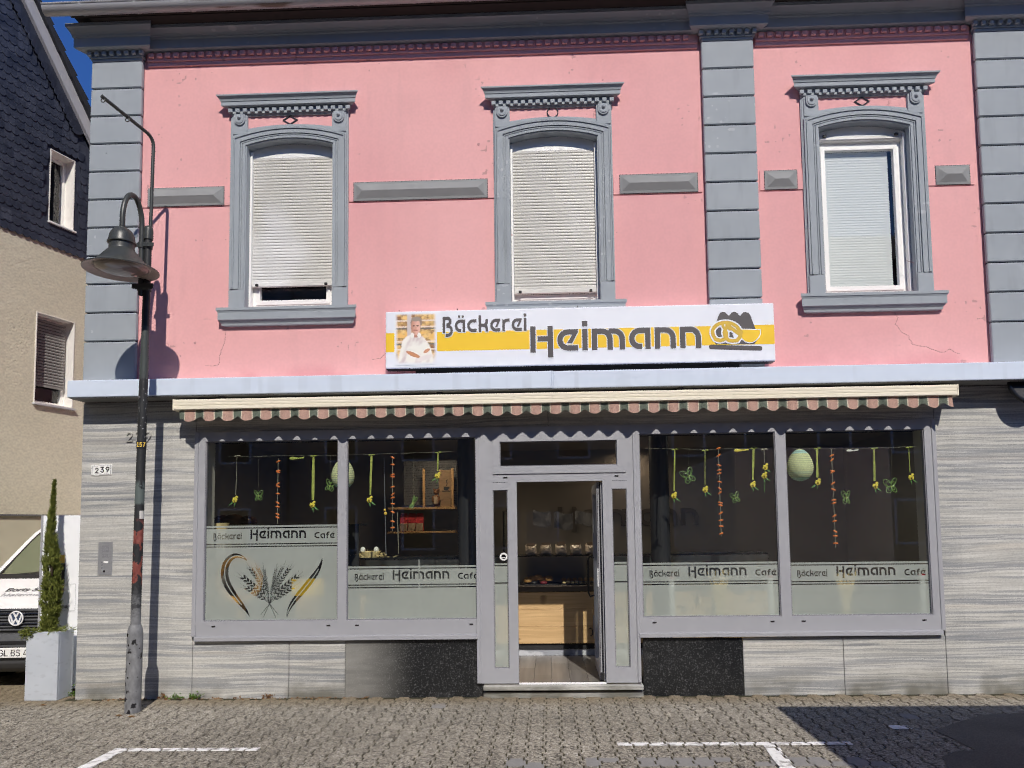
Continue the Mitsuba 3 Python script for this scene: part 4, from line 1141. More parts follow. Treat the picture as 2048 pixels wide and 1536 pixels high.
def sprays(n, fn, seed, l0=.02, l1=.05, w0=.003, w1=.007):
    r = np.random.default_rng(seed)
    c = np.array([fn(r) for _ in range(n)])
    up = r.normal(0, 1, c.shape); up[:, 2] = np.abs(up[:, 2]) * .4; up /= np.linalg.norm(up, axis=1, keepdims=True)
    sd = np.cross(up, r.normal(0, 1, c.shape)); sd /= np.linalg.norm(sd, axis=1, keepdims=True)
    ln = r.uniform(l0, l1, n)[:, None]; wd = r.uniform(w0, w1, n)[:, None]
    V = np.stack([c - sd * wd * .4, c + sd * wd * .4, c + up * ln * .5 + sd * wd, c + up * ln, c + up * ln * .5 - sd * wd], 1).reshape(-1, 3)
    q = np.arange(n)[:, None] * 5
    return trimesh.Trimesh(V, np.vstack([q + [0, 1, 2], q + [0, 2, 4], q + [2, 3, 4]]), process=False)


solo('ground_cover_plant', 'low green creeping plant spilling over the planter rim', 'plant',
     cat(sprays(500, lambda r: (r.uniform(pl0 - .03, pl1 + .02), r.uniform(pf - .02, pb + .02), ph_ + r.normal(.005, .018)), 5), sprays(260, lambda r: (r.uniform(pl0 - .05, pl0 + .08), pf - .012 + r.normal(0, .01), ph_ + r.normal(-.01, .03)), 6)), 'cypress')

# ------------------------------------------------------------------ company board behind the planter
K = thing('company_board', 'tall white company board with maroon crest behind the cypress', 'sign')
by, bx0, bx1, bz0, bz1 = .285, at(87, 1030, .285)[0], -5.275, .05, at(120, 1031, .285)[2]
part(K, 'panel', bx(bx0, bx1, by, by + .03, bz0, bz1, .003), 'board_white')
part(K, 'edge_profile', bx(bx0 - .022, bx0 - .001, by - .01, by + .035, bz0, bz1 + .004, .003), 'alu')


def bp(px, py): return at(px, py, by - .002)


x0, z1 = bp(112, 1168)[[0, 2]]; x1, z0 = bp(150.5, 1222)[[0, 2]]
part(K, 'plate', bx(x0 - .1, x1, by - .004, by - .0005, z0, z1, .001), 'board_white')
part(K, 'plate_outline', xz(sbox(x0 - .1, z0, x1, z1).difference(sbox(x0 - .095, z0 + .004, x1 - .004, z1 - .004)), by - .0052, by - .0042), 'text_grey')
cx2, cz2 = bp(119, 1185)[[0, 2]]
crest = Polygon([(cx2 - .05, cz2 + .085), (cx2 + .05, cz2 + .085), (cx2 + .05, cz2 - .01), (cx2 + .03, cz2 - .06), (cx2, cz2 - .10), (cx2 - .03, cz2 - .06), (cx2 - .05, cz2 - .01)])
part(K, 'crest', xz(crest, by - .0062, by - .0045), 'maroon')
part(K, 'crest_brush', cat(xz(LineString([(cx2 - .03, cz2 - .02), (cx2 + .03, cz2 + .045)]).buffer(.005), by - .008, by - .0064), xz(LineString([(cx2 + .03, cz2 - .02), (cx2 - .03, cz2 + .045)]).buffer(.005), by - .0085, by - .0064)), 'board_white')
tp = bp(136.5, 1216)
part(K, 'lettering', flat_text('Smorhaj', .038, (tp[0] - .205, by - .0046, tp[2]), (1, 0, 0), (0, -1, 0), .0018, True, width=.205), 'text_dark')
e0, e1 = bp(112, 1110), bp(129, 1126)
part(K, 'sticker', bx(e0[0] - .06, e1[0], by - .003, by - .0005, e1[2], e0[2]), 'gold')
e2 = bp(131, 1172)
part(K, 'sticker', bx(e0[0] - .06, e1[0] + .005, by - .003, by - .0005, e2[2] + .02, e1[2] - .004), 'black', label='black sticker with a small ring')
part(K, 'post', cat(bx(bx0 + .03, bx0 + .07, by + .031, by + .07, -.02, bz1 - .1), bx(bx1 - .08, bx1 - .04, by + .031, by + .07, -.02, bz1 - .1)), 'alu')

# ------------------------------------------------------------------ delivery van
AZ = math.radians(-2.8)
ur, vd = np.array([math.cos(AZ), -math.sin(AZ), 0]), np.array([math.sin(AZ), math.cos(AZ), 0])
VF = at(38, 1235, .46)
V0 = np.array([VF[0], VF[1], 0.0])


def vw(m):
    m = m.copy()
    v = np.array(m.vertices)
    m.vertices = V0 + v[:, :1] * ur + v[:, 1:2] * vd + v[:, 2:] * np.array([0, 0, 1.0])
    return m


def vbend(u, v, w):
    un = np.abs(u) / .95
    v2 = v + .16 * un ** 3 * np.clip(1 - v / 1.6, 0, 1)
    u2 = u * (1 - .17 * np.clip((w - 1.12) / .85, 0, 1)) * (1 - .06 * np.clip((.35 - w) / .3, 0, 1))
    return u2, v2, w


prof = [(.06, .22), (.02, .30), (.0, .40), (-.02, .56), (.0, .68), (.0, .94), (.03, 1.00), (.14, 1.06), (.50, 1.19), (.72, 1.255), (1.0, 1.47), (1.32, 1.72), (1.48, 1.83), (1.62, 1.90), (1.9, 1.955), (3.2, 1.97), (4.7, 1.96), (4.88, 1.85), (4.9, .9), (4.88, .35), (4.6, .26), (.4, .22)]
prof = np.array(prof)
us = np.linspace(-.95, .95, 25)


def vpatch(rows, u0, u1, nu=13, push=0.0, sub=3):
    r = []
    for a, b in zip(rows[:-1], rows[1:]):
        for k in range(sub): r.append(np.array(a) + (np.array(b) - np.array(a)) * k / sub)
    r.append(np.array(rows[-1]))
    r = np.array(r)
    d = np.gradient(r, axis=0); nn = np.stack([-d[:, 1], d[:, 0]], 1); nn /= np.linalg.norm(nn, axis=1, keepdims=True) + 1e-9
    r = r + nn * push
    uu = np.linspace(u0, u1, nu)
    U_, R_i = np.meshgrid(uu, np.arange(len(r)))
    u, v, w = vbend(U_, r[R_i, 0], r[R_i, 1])
    V = np.stack([u, v, w], -1).reshape(-1, 3)
    i, j = np.meshgrid(np.arange(len(r) - 1), np.arange(nu - 1), indexing='ij')
    a = i * nu + j
    return trimesh.Trimesh(V, np.vstack([np.stack([a, a + 1, a + nu + 1], -1).reshape(-1, 3), np.stack([a, a + nu + 1, a + nu], -1).reshape(-1, 3)]), process=False)


def vsides(rows):
    ms = []
    for s in (-1, 1):
        poly = Polygon(rows).difference(sbox(.85, 1.28, 1.95, 1.80).intersection(Polygon([(.95, 1.28), (1.95, 1.28), (1.95, 1.80), (1.50, 1.80)])))
        m = ext(poly, .001).subdivide().subdivide()
        v = np.array(m.vertices)
        u, vv, w = vbend(np.full(len(v), s * .95), v[:, 0], v[:, 1])
        m.vertices = np.stack([u, vv, w], 1); ms.append(m)
    return ms


VN = thing('delivery_van', 'white delivery van parked in the gap beside the beige house', 'van')
part(VN, 'body', vw(cat(vpatch(prof[5:10], -.95, .95), vpatch(prof[12:19], -.95, .95), vpatch(prof[9:13], -.95, -.86, 3), vpatch(prof[9:13], .86, .95, 3), *vsides(prof))), 'van_white', smooth=40)
part(VN, 'windscreen', vw(vpatch(prof[9:13], -.86, .86)), 'vanglass', smooth=True)
part(VN, 'windscreen_seal', vw(cat(vpatch([(.70, 1.247), (.78, 1.302)], -.86, .86, push=.004), vpatch(prof[9:13], -.875, -.845, 3, push=.004), vpatch(prof[9:13], .845, .875, 3, push=.004))), 'black')
part(VN, 'dashboard', vw(bx(-.80, .80, .76, 1.25, 1.05, 1.22, .04)), 'van_plastic')
part(VN, 'bulkhead', vw(bx(-.78, .78, 2.35, 2.4, .5, 1.85)), 'van_seat')
for s in (-1, 1): part(VN, 'seat', vw(cat(bx(s * .42 - .24, s * .42 + .24, 1.75, 1.92, .75, 1.50, .05), bx(s * .42 - .13, s * .42 + .13, 1.80, 1.92, 1.52, 1.70, .04))), 'van_plastic')
part(VN, 'steering_wheel', vw(trimesh.creation.torus(.18, .017, 28, 8, transform=trimesh.transformations.translation_matrix((-.38, 1.38, 1.30)) @ trimesh.transformations.rotation_matrix(math.radians(55), (1, 0, 0)))), 'van_plastic', smooth=True)
part(VN, 'mirror', vw(bx(-.06, .20, 1.36, 1.39, 1.56, 1.68, .012)), 'van_seat')
gr_ = part(VN, 'grille', vw(vpatch([(.018, .66), (.012, .945)], -.62, .62, push=.022)), 'black')
for k in range(7):
    z = .688 + k * .038
    part(gr_, 'slat', vw(cat(vpatch([(-.014, z), (-.026, z + .006), (-.022, z + .018), (-.006, z + .022)], -.60, .60, sub=1))), 'van_plastic')
for z in (.762, .878): part(gr_, 'chrome_strip', vw(vpatch([(-.012, z), (-.034, z + .004), (-.034, z + .016), (-.012, z + .02)], -.60, .60, sub=1)), 'chrome')
EM = part(VN, 'emblem', vw(trimesh.creation.torus(.080, .0085, 40, 10, transform=trimesh.transformations.translation_matrix((0, -.052, .835)) @ trimesh.transformations.rotation_matrix(math.pi / 2, (1, 0, 0)))), 'pale_metal', smooth=True)
disc = cylx((0, .835), .078, -.048, -.02, 40); part(EM, 'disc', vw(disc), 'emblem_blue')
vl = unary_union([LineString(q).buffer(.0085) for q in ([(-.028, .900), (0, .850), (.028, .900)], [(-.064, .868), (-.030, .775), (0, .832), (.030, .775), (.064, .868)])]).intersection(Point(0, .835).buffer(.074))
part(EM, 'letters', vw(xz(vl, -.058, -.0485)), 'pale_metal')
part(VN, 'bumper', vw(cat(vpatch([(.10, .20), (.03, .24), (-.045, .33), (-.055, .52), (-.035, .60), (-.002, .655)], -.95, .95, push=.006))), 'van_plastic', smooth=40)
part(VN, 'air_intake', vw(bx(-.5, .5, -.068, -.03, .535, .575, .005)), 'black')
npl = part(VN, 'number_plate', vw(bx(-.26, .26, -.080, -.072, .385, .50, .004)), 'white_thing')
part(npl, 'holder', vw(bx(-.27, .27, -.0735, -.060, .365, .508, .004)), 'black')
m = meshkit.text_mesh('GL BS 4', .074, .002, False)
v = np.array(m.vertices); v[:, 0] *= .345 / v[:, 0].max()
m.vertices = np.stack([-.180 + v[:, 0], -.0802 - v[:, 2], .405 + v[:, 1]], 1); m.fix_normals()
part(npl, 'lettering', vw(m), 'text_dark', label='plate lettering reading GL BS 4')
part(npl, 'seal', vw(cylx((-.105, .425), .014, -.082, -.0802)), 'text_grey')


def hood_pt(u, v):
    w = np.interp(v, prof[6:10, 0], prof[6:10, 1])
    return vbend(u, v, w)


def on_hood(m, u0, v0, kx=1.0, ky=1.0):
    q = np.array(m.vertices)
    u, v, w = hood_pt(u0 + q[:, 0] * kx, v0 + q[:, 1] * ky)
    m = m.copy(); m.vertices = np.stack([u, v, w + .004 + q[:, 2]], 1); m.fix_normals()
    return vw(m)


t1 = meshkit.text_mesh('Boris Smorhaj', .075, .001, True); t2 = meshkit.text_mesh('Malermeister', .06, .001, False)
w1, w2 = np.array(t1.vertices)[:, 0].max(), np.array(t2.vertices)[:, 0].max()
part(VN, 'lettering', on_hood(t1, -.40, .30, .80 / w1, 1.15), 'text_dark', label='lettering reading Boris Smorhaj')
part(VN, 'lettering', on_hood(t2, -.36, .17, .72 / w2, 1.2), 'text_grey', label='grey lettering reading Malermeister')
lg = ext(Point(0, 0).buffer(.11).difference(Point(0, 0).buffer(.103)).union(LineString([(-.06, -.05), (.08, .04)]).buffer(.022)).union(LineString([(-.07, .0), (.05, -.03)]).buffer(.014)), .001)
part(VN, 'logo', on_hood(lg, .02, .52, 1., 1.1), 'maroon')
for s in (-1, 1):
    part(VN, 'headlight', vw(hull([vbend(np.array(s * a), np.array(b - .03), np.array(c)) for a, b, c in ((.64, .0, .68), (.64, .0, .93), (.90, .02, .72), (.88, .06, .96), (.64, .08, .93), (.88, .14, .96), (.9, .12, .72))])), 'chrome')
    for y in (.95, 3.95):
        wk = part(VN, 'wheel', vw(trimesh.creation.cylinder(.33, .22, 32, transform=trimesh.transformations.translation_matrix((s * .82, y, .33)) @ trimesh.transformations.rotation_matrix(math.pi / 2, (0, 1, 0)))), 'rubber', smooth=40)
        part(wk, 'rim', vw(trimesh.creation.cylinder(.20, .225, 24, transform=trimesh.transformations.translation_matrix((s * .82, y, .33)) @ trimesh.transformations.rotation_matrix(math.pi / 2, (0, 1, 0)))), 'steel', smooth=40)
part(VN, 'underbody', vw(bx(-.8, .8, .3, 4.7, .20, .5)), 'black')

# ------------------------------------------------------------------ neighbouring house
HZ = math.radians(16.245)
vd = np.array([math.sin(HZ), math.cos(HZ), 0])
HN = thing('neighbour_house', 'beige roughcast house with dark slate-hung gable left of the bakery', 'house')
hn = np.array([vd[1], -vd[0], 0])
HP = np.array([-6.292, .5, 0]) - hn * 2.4


def hw(m):                                  # local frame: s along the wall, depth outwards (towards the camera), z
    m = m.copy(); v = np.array(m.vertices)
    m.vertices = HP + v[:, :1] * vd - v[:, 1:2] * hn + v[:, 2:] * np.array([0, 0, 1.0])
    m.fix_normals() if len(m.faces) < 3000 else None
    return m


def hpt(px, py):
    d = Fw + (px - PX) / FOC * Rw - (py - PY) / FOC * Uw
    q = CAM + d * (((HP - CAM) @ hn) / (d @ hn))
    return float((q - HP) @ vd), float(q[2])


vg0, vg1 = hpt(37, 0), hpt(182, 307)
SLP_ = (vg0[1] - vg1[1]) / (vg1[0] - vg0[0])
VG = lambda s: vg0[1] - (s - vg0[0]) * SLP_              # line where slates meet the bargeboard
s_p = -1.2
zsl = hpt(0, 465)[1] + .075                             # foot of the slating
zpl = hpt(0, 1028)[1]
gable = Polygon([(-7.0, 5.0), (4.3, 5.0), (4.3, VG(4.3)), (s_p, VG(s_p)), (-7.0, VG(s_p) - 5.4 * SLP_)])
lo_c = [hpt(*q) for q in ((73, 621), (146.5, 646.5), (144, 817), (67, 804.5))]
up_c = [hpt(*q) for q in ((101, 297), (147, 322), (145.5, 461.5), (98, 443))]
rect = lambda c: sbox(min(c[0][0], c[3][0]), (c[2][1] + c[3][1]) / 2, max(c[1][0], c[2][0]), (c[0][1] + c[1][1]) / 2)
rl, ru = rect(lo_c), rect(up_c)
low_w = sbox(-7.0, zpl, 4.3, zsl + .10).difference(rl)
part(HN, 'rough_wall', hw(xz(low_w, 0, .28)), 'beige')
part(HN, 'base_wall', hw(xz(sbox(-7.0, -.1, 4.3, zpl - .028), .02, .28)), 'beige_smooth')
part(HN, 'drip_edge', hw(bx(-7.0, 4.3, -.012, .28, zpl - .027, zpl - .001)), 'soffit')
gw = gable.intersection(sbox(-8, zsl + .1005, 5, 13)).difference(ru)
part(HN, 'gable_wall', hw(xz(gw, 0.0, .28)), 'slate')
part(HN, 'back_walls', cat(hw(bx(-7.0, -6.75, .281, 8, -.1, 6.2)), hw(bx(4.05, 4.3, .281, 8, -.1, 6.2)), hw(bx(-7, 4.3, 8, 8.2, -.1, 6.2))), 'beige')
# slates: scale-shaped pieces in courses, each a little proud at its foot
cw, ch = .118, .128
sl_poly = Polygon([(-.002, .165), (-.002, .040)] + [(.057 - .059 * math.cos(a_), .050 - .050 * math.sin(a_)) for a_ in np.linspace(.25, math.pi * .86, 8)] + [(.121, .072), (.121, .165)])
sm = ext(sl_poly, .008)
v = np.array(sm.vertices)
sm.vertices = np.stack([v[:, 0], -(.004 + v[:, 2] + .013 * (1 - v[:, 1] / .2)), v[:, 1]], 1); sm.fix_normals()
sd0 = hw(sm)
slate_d = mikit.ply(sd0, 'mat_slate')
sl_near, sl_far = [], []
rb = ru.buffer(.02, join_style=2)
for r in range(56):
    z = zsl + r * ch
    for k in range(-58, 52):
        s = k * cw + (r % 2) * cw * .5 + .02 * math.sin(r * 2.1)
        if z + .17 > VG(s + .16) - .10 or z + .17 > VG(s_p) + (s - s_p) * SLP_ - .2: continue
        if rb.intersects(sbox(s, z, s + cw, z + ch)): continue
        Q = HP + vd * (s + .07) + np.array([0, 0, z + .08])
        u_, v_ = proj(Q)
        (sl_near if (-14 < u_ < 172 and -20 < v_ < 545) else sl_far).append((s, z))
ro_ = np.random.default_rng(2)
SLP = f'{HN}__gable_wall'
for s, z in sl_near[:300]:
    o = vd * s + np.array([0, 0, z]) + hn * ro_.uniform(0, .004)
    part(SLP, 'slate', {**slate_d, 'to_world': T().translate(o.tolist())}, '')
vs, fs = np.array(sd0.vertices), np.array(sd0.faces)
rest_s = sl_far + sl_near[300:]
off = np.array([vd * s + np.array([0, 0, z]) for s, z in rest_s])
part(SLP, 'slate_field', trimesh.Trimesh((vs[None] + off[:, None]).reshape(-1, 3), (fs[None] + (np.arange(len(rest_s)) * len(vs))[:, None, None]).reshape(-1, 3), process=False), 'slate', kind='stuff')
# verge: row of curved slates, bargeboard, tile edge
ed = np.array([1, -SLP_]); ed = ed / np.linalg.norm(ed); en = np.array([SLP_, 1]) / np.linalg.norm(np.array([SLP_, 1]))
smv = ext(Polygon([(-.002, -.03)] + [(.075 - .077 * math.cos(a_), -.02 - .150 * math.sin(a_)) for a_ in np.linspace(.1, 3.0, 12)] + [(.15, -.03), (.15, .06), (-.002, .06)]), .01)
for k in range(64):
    L = -.5 + k * .098
    s0 = np.array([s_p, VG(s_p)]) + ed * (L + .6) - en * .03
    vv = np.array(smv.vertices)
    p2 = s0 + vv[:, :1] * ed + vv[:, 1:2] * en
    m = smv.copy(); m.vertices = np.stack([p2[:, 0], -(.034 + vv[:, 2] + .010 * (1 - vv[:, 0] / .15)), p2[:, 1]], 1); m.fix_normals()
    u_, v_ = proj(HP + vd * s0[0] + np.array([0, 0, s0[1]]))
    if -30 < u_ < 200 and -40 < v_ < 380: part(HN, 'verge_slate', hw(m), 'slate')


def strip(n0, n1, d0, d1, L0=-.2, L1=8.6):
    q0 = np.array([s_p, VG(s_p)])
    c = [q0 + ed * L0 + en * n0, q0 + ed * L1 + en * n0, q0 + ed * L1 + en * n1, q0 + ed * L0 + en * n1]
    return hw(xz(Polygon([tuple(x) for x in c]), -d0, -d1))


part(HN, 'bargeboard', strip(.0, .195, .045, .11), 'barge')
RF = part(HN, 'roof', cat(strip(.16, .25, -8.2, .10), hw(hull([(s_p, y, z) for y in (-.1, 8.2) for z in (VG(s_p) + .1, VG(s_p) + .25)] + [(-7.4, y, VG(s_p) - 5.8 * SLP_ + q) for y in (-.1, 8.2) for q in (.1, .25)]))), 'roof_far')
for k in range(22):
    q0 = np.array([s_p, VG(s_p)]) + ed * (k * .37)
    c = [q0 + en * .185, q0 + ed * .41 + en * .175, q0 + ed * .41 + en * .31, q0 + en * .265]
    u_, v_ = proj(HP + vd * q0[0] + np.array([0, 0, q0[1]]))
    if -60 < u_ < 230 and -90 < v_ < 420: part(RF, 'verge_tile', hw(xz(Polygon([tuple(x) for x in c]), -.17, .10)), 'roof_far')
mat('roof_far', tint((.035, .036, .042), .25, 6, 6, 6), .7, .3)


def hwin(r, shutter, glass_part):
    a, z0, b, z1 = r.bounds
    Wn = pkey(HN, 'window')
    dpt = .20
    part(Wn, 'reveal', hw(cat(xz(r.buffer(.002, join_style=2).difference(r.buffer(-.012, join_style=2)), -.012, dpt + .05))), 'reveal_white')
    ri = r.buffer(-.0125, join_style=2)
    part(Wn, 'frame', hw(xz(ri.difference(ri.buffer(-.055, join_style=2)), dpt - .02, dpt + .04)), 'white_frame')
    part(Wn, 'pane', hw(bx(a + .05, b - .05, dpt + .012, dpt + .0125, z0 + .05, z1 - .05)), 'glass')
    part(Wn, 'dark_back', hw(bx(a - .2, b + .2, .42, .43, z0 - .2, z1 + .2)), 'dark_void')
    part(Wn, 'sill', hw(bx(a - .02, b + .03, -.05, dpt, z0 - .035, z0 - .003, .004)), 'barge' if shutter else 'white_frame')
    if shutter:
        z = z0 + .33
        part(Wn, 'shutter_bar', hw(bx(a + .03, b - .05, dpt - .075, dpt - .045, z - .03, z)), 'shutter_grey')
        while z + .05 < z1 - .01:
            part(Wn, 'slat', hw(profx([(dpt - .05, z + .001), (dpt - .066, z + .006), (dpt - .072, z + .022), (dpt - .064, z + .040), (dpt - .05, z + .044)], a + .03, b - .05)), 'shutter_grey')
            z += .0485
    else:
        part(Wn, 'curtain', hw(cat(bx(a + .03, a + .16, dpt + .07, dpt + .08, z0 + .02, z1 - .32))), 'reveal_white')
    return Wn


hwin(rl, True, True); hwin(ru, False, True)

# ------------------------------------------------------------------ inside the shop
CT = thing('display_counter', 'bakery counter fronted with three oak boards behind the open door', 'counter')
cy0 = 1.60
for k in range(3): part(CT, 'board', bx(-2.6, 2.9, cy0, cy0 + .03, .302 + k * .222, .302 + k * .222 + .2195, .003), 'oak')
part(CT, 'top_slab', bx(-2.62, 2.92, cy0 - .02, cy0 + .75, .972, 1.045, .004), 'slab')
part(CT, 'kick_plate', bx(-2.55, 2.85, cy0 + .05, cy0 + .07, .142, .225), 'marble')
part(CT, 'shadow_gap', bx(-2.56, 2.86, cy0 + .032, cy0 + .70, .226, .965), 'room_dark')
part(CT, 'glass_front', bx(-2.55, 2.85, cy0 + .05, cy0 + .0505, 1.046, 1.42), 'glass')
part(CT, 'glass_shelf', bx(-2.55, 2.85, cy0 + .06, cy0 + .62, 1.425, 1.440), 'black_gloss')
part(CT, 'upstand', bx(-2.55, 2.85, cy0 + .64, cy0 + .66, 1.046, 1.42), 'room')
gx0, gx1 = at(1186, 1230, cy0 - .01)[0], at(1200, 1230, cy0 - .01)[0]
gq = part(CT, 'vent_grille', bx(gx0, gx0 + .20, cy0 - .012, cy0 - .0005, .36, .66, .003), 'alu')
for k in range(10): part(gq, 'louvre', bx(gx0 + .02, gx0 + .18, cy0 - .016, cy0 - .0122, .375 + k * .028, .389 + k * .028), 'black')
hx = at(1180, 1270, cy0 - .02)[0]
part(CT, 'wall_hook', tube([(hx, cy0 - .001, .49), (hx, cy0 - .03, .50), (hx + .03, cy0 - .045, .49), (hx + .03, cy0 - .045, .42), (hx + .005, cy0 - .045, .40)], .008, 6), 'wood_dark')


def loaf(name, label, c, r, m='bread', group=None, rot=0):
    b = ball((0, 0, 0), (1, 1, 1), 3)
    v = np.array(b.vertices)
    v *= (1 + .10 * (meshkit.fbm(v * 1.7 + np.array(c) * 9, 3) - .5))[:, None]
    v[:, 2] = np.where(v[:, 2] < -.4, -.4, v[:, 2])
    v = v * np.array(r)
    ca, sa = math.cos(rot), math.sin(rot)
    v = np.stack([v[:, 0] * ca - v[:, 1] * sa, v[:, 0] * sa + v[:, 1] * ca, v[:, 2]], 1)
    b.vertices = v + np.array(c)
    return solo(name, label, 'bread', b, m, True, group)


yb = cy0 + .18
TR = thing('bread_tray', 'dark tray on the counter carrying filled rolls', 'tray')
tx0, tx1 = at(1050, 1165, yb)[0], at(1118, 1165, yb)[0]
part(TR, 'tray', bx(tx0, tx1, yb - .10, yb + .16, 1.047, 1.062, .004), 'black')
for k in range(5):
    x = tx0 + .03 + k * .068
    loaf('filled_roll', ['golden roll at the left end of the tray', 'second golden roll on the tray', 'golden roll in the middle of the tray', 'fourth golden roll on the tray', 'golden roll at the right end of the tray'][k], (x + .01, yb + .03 * (k % 2), 1.105 + .016 * (k % 3)), (.060, .052, .050))
for k, (x, mm, lb) in enumerate(((tx0 + .12, 'black', 'dark olive garnish in front of the rolls'), (tx0 + .25, 'maroon', 'dark red salami slices in front of the rolls'))):
    solo('garnish', lb, 'food', ball((x, yb - .06, 1.078), (.048, .035, .024), 2), mm, True)
PT = thing('pastry_tray', 'pale tray of sliced pastry at the right end of the counter window', 'tray')
qx0_, qx1_ = at(1122, 1163, yb)[0], at(1175, 1163, yb)[0]
part(PT, 'tray', bx(qx0_, qx1_, yb - .08, yb + .1, 1.047, 1.062, .003), 'black')
for k in range(5): part(PT, 'slice', bx(qx0_ + .02 + k * .055, qx0_ + .062 + k * .055, yb - .05, yb + .06, 1.063, 1.085 + .01 * (k % 2), .008), 'straw')
for k in range(5):
    x = at(1062 + k * 30, 1090, cy0 + .3)[0]
    z0 = 1.441
    m = hull([(x - .075, cy0 + .22, z0), (x + .075, cy0 + .22, z0), (x - .075, cy0 + .34, z0), (x + .075, cy0 + .34, z0), (x - .08, cy0 + .27, z0 + .13), (x + .07, cy0 + .27, z0 + .14), (x - .06, cy0 + .29, z0 + .155), (x + .05, cy0 + .24, z0 + .11), (x, cy0 + .20, z0 + .06)])
    bg = thing('pastry_bag', f'clear bag of biscuits on the counter shelf, {["first", "second", "third", "fourth", "fifth"][k]} from the left in the doorway', 'bag', 'clear bags of biscuits')
    m = m.subdivide().subdivide(); vb_ = np.array(m.vertices); m.vertices = vb_ + .016 * (np.stack([meshkit.noise(vb_ * 38 + q_) for q_ in (0, 9, 17)], 1) - .5)
    part(bg, 'bag', m, 'clear_bag', True)
    part(bg, 'header_card', bx(x - .060, x + .050, cy0 + .205, cy0 + .209, z0 + .120 + .01 * (k % 2), z0 + .158 + .01 * (k % 3), .001), 'kraft')
wl = fit('Heimann', at(1116, 1050, 5.16)[0], at(1397, 1050, 5.16)[0], at(1340, 1051, 5.16)[2], .31)
WLt = thing('wall_lettering', 'dark grey lettering on the back wall of the shop', 'lettering')
for g in wl: part(WLt, 'letter', xz(g, 5.16, 5.195), 'room_letter')
# shelf unit seen through the second window
SH = thing('wall_shelf', 'two wooden wall shelves seen through the window left of the door', 'shelf')
ys = 3.4
sx0_, sx1_ = at(775, 1015, ys)[0], at(910, 1015, ys)[0]
z1_, z2_ = at(850, 1015.5, ys)[2], at(850, 1064, ys)[2]
part(SH, 'board', bx(sx0_, sx1_, ys, ys + .25, z1_ - .025, z1_ + .012, .003), 'oak_shelf')
part(SH, 'board', bx(sx0_, sx1_, ys, ys + .25, z2_ - .02, z2_ + .012, .003), 'oak_shelf')
for px in (847, 905): part(SH, 'bracket', bx(at(px, 1000, ys)[0] - .018, at(px, 1000, ys)[0] + .018, ys + .01, ys + .06, z1_ + .0125, z1_ + .62, .003), 'oak_shelf')
for k, px in enumerate((806, 822, 838)):
    x = at(px, 1050, ys)[0]
    b = thing('coffee_bag', ['red and cream coffee bag at the left of the lower shelf', 'red and cream coffee bag in the middle of the row', 'red and cream coffee bag at the right of the row'][k], 'bag', 'red coffee bags on the shelf')
    part(b, 'bag', hull([(x - .055, ys + .04, z2_ + .013), (x + .055, ys + .04, z2_ + .013), (x - .05, ys + .16, z2_ + .013), (x + .05, ys + .16, z2_ + .013), (x - .06, ys + .08, z2_ + .26), (x + .06, ys + .08, z2_ + .26), (x - .05, ys + .12, z2_ + .30), (x + .05, ys + .12, z2_ + .30)]), 'red_bag')
    part(b, 'label_band', bx(x - .058, x + .058, ys + .030, ys + .039, z2_ + .02, z2_ + .14, .002), 'kraft')
MB = thing('menu_board', 'large dark menu poster with rows of small print on the shop wall', 'poster')
part(MB, 'sheet', bx(at(801, 950, ys)[0], at(909, 950, ys)[0], ys + .26, ys + .27, z1_ + .05, at(850, 919, ys)[2]), 'poster')
WS = thing('cup_sign', 'brown wooden sign with a steaming cup on the upper shelf', 'sign')
c0_, c1_ = at(876, 960, ys)[0], at(903, 960, ys)[0]
part(WS, 'board', bx(c0_, c1_, ys + .07, ys + .09, z1_ + .013 + .12, z1_ + .60, .004), 'sign_wood')
cc = ((c0_ + c1_) / 2 + .015, z1_ + .30)
part(WS, 'cup', cat(xz(Polygon([(cc[0] - .05, cc[1] + .03), (cc[0] + .05, cc[1] + .03), (cc[0] + .03, cc[1] - .025), (cc[0] - .03, cc[1] - .025)]), ys + .066, ys + .0695), xz(LineString([(cc[0] - .07, cc[1] - .04), (cc[0] + .07, cc[1] - .04)]).buffer(.006), ys + .066, ys + .0695), xz(LineString([(cc[0], cc[1] + .05), (cc[0] + .015, cc[1] + .08), (cc[0], cc[1] + .11), (cc[0] + .012, cc[1] + .14)]).buffer(.006), ys + .066, ys + .0695)), 'text_dark')
part(WS, 'foot', bx(c0_ + .02, c1_ - .02, ys + .06, ys + .12, z1_ + .0125, z1_ + .132, .004), 'sign_wood')
BR = thing('bear_figure', 'small brown bear figure with an apron on the upper shelf', 'figurine')
x = at(871.5, 1000, ys)[0]; z = z1_ + .013
part(BR, 'body', cat(ball((x, ys + .05, z + .10), (.055, .05, .10), 3), ball((x, ys + .05, z + .235), (.042, .042, .045), 3), ball((x - .035, ys + .05, z + .275), (.016, .012, .016), 2), ball((x + .035, ys + .05, z + .275), (.016, .012, .016), 2), ball((x - .05, ys + .03, z + .12), (.018, .02, .05), 2), ball((x + .05, ys + .03, z + .12), (.018, .02, .05), 2)), 'dark_bread', True)
part(BR, 'apron', bx(x - .03, x + .03, ys - .012, ys - .002, z + .04, z + .16, .003), 'kraft')
DC = thing('glass_display_case', 'dark glass display case behind the window left of the door', 'display case')
d0, d1 = at(694, 1120, 1.1)[0], -1.1
part(DC, 'top', bx(-2.3, -1.0, 1.0, 1.55, 1.44, 1.465, .004), 'black_gloss')
part(DC, 'glass', bx(-2.28, -1.02, 1.01, 1.0105, .9, 1.438), 'glass')
part(DC, 'base', bx(-2.3, -1.0, 1.0, 1.55, .142, .9), 'room_dark')
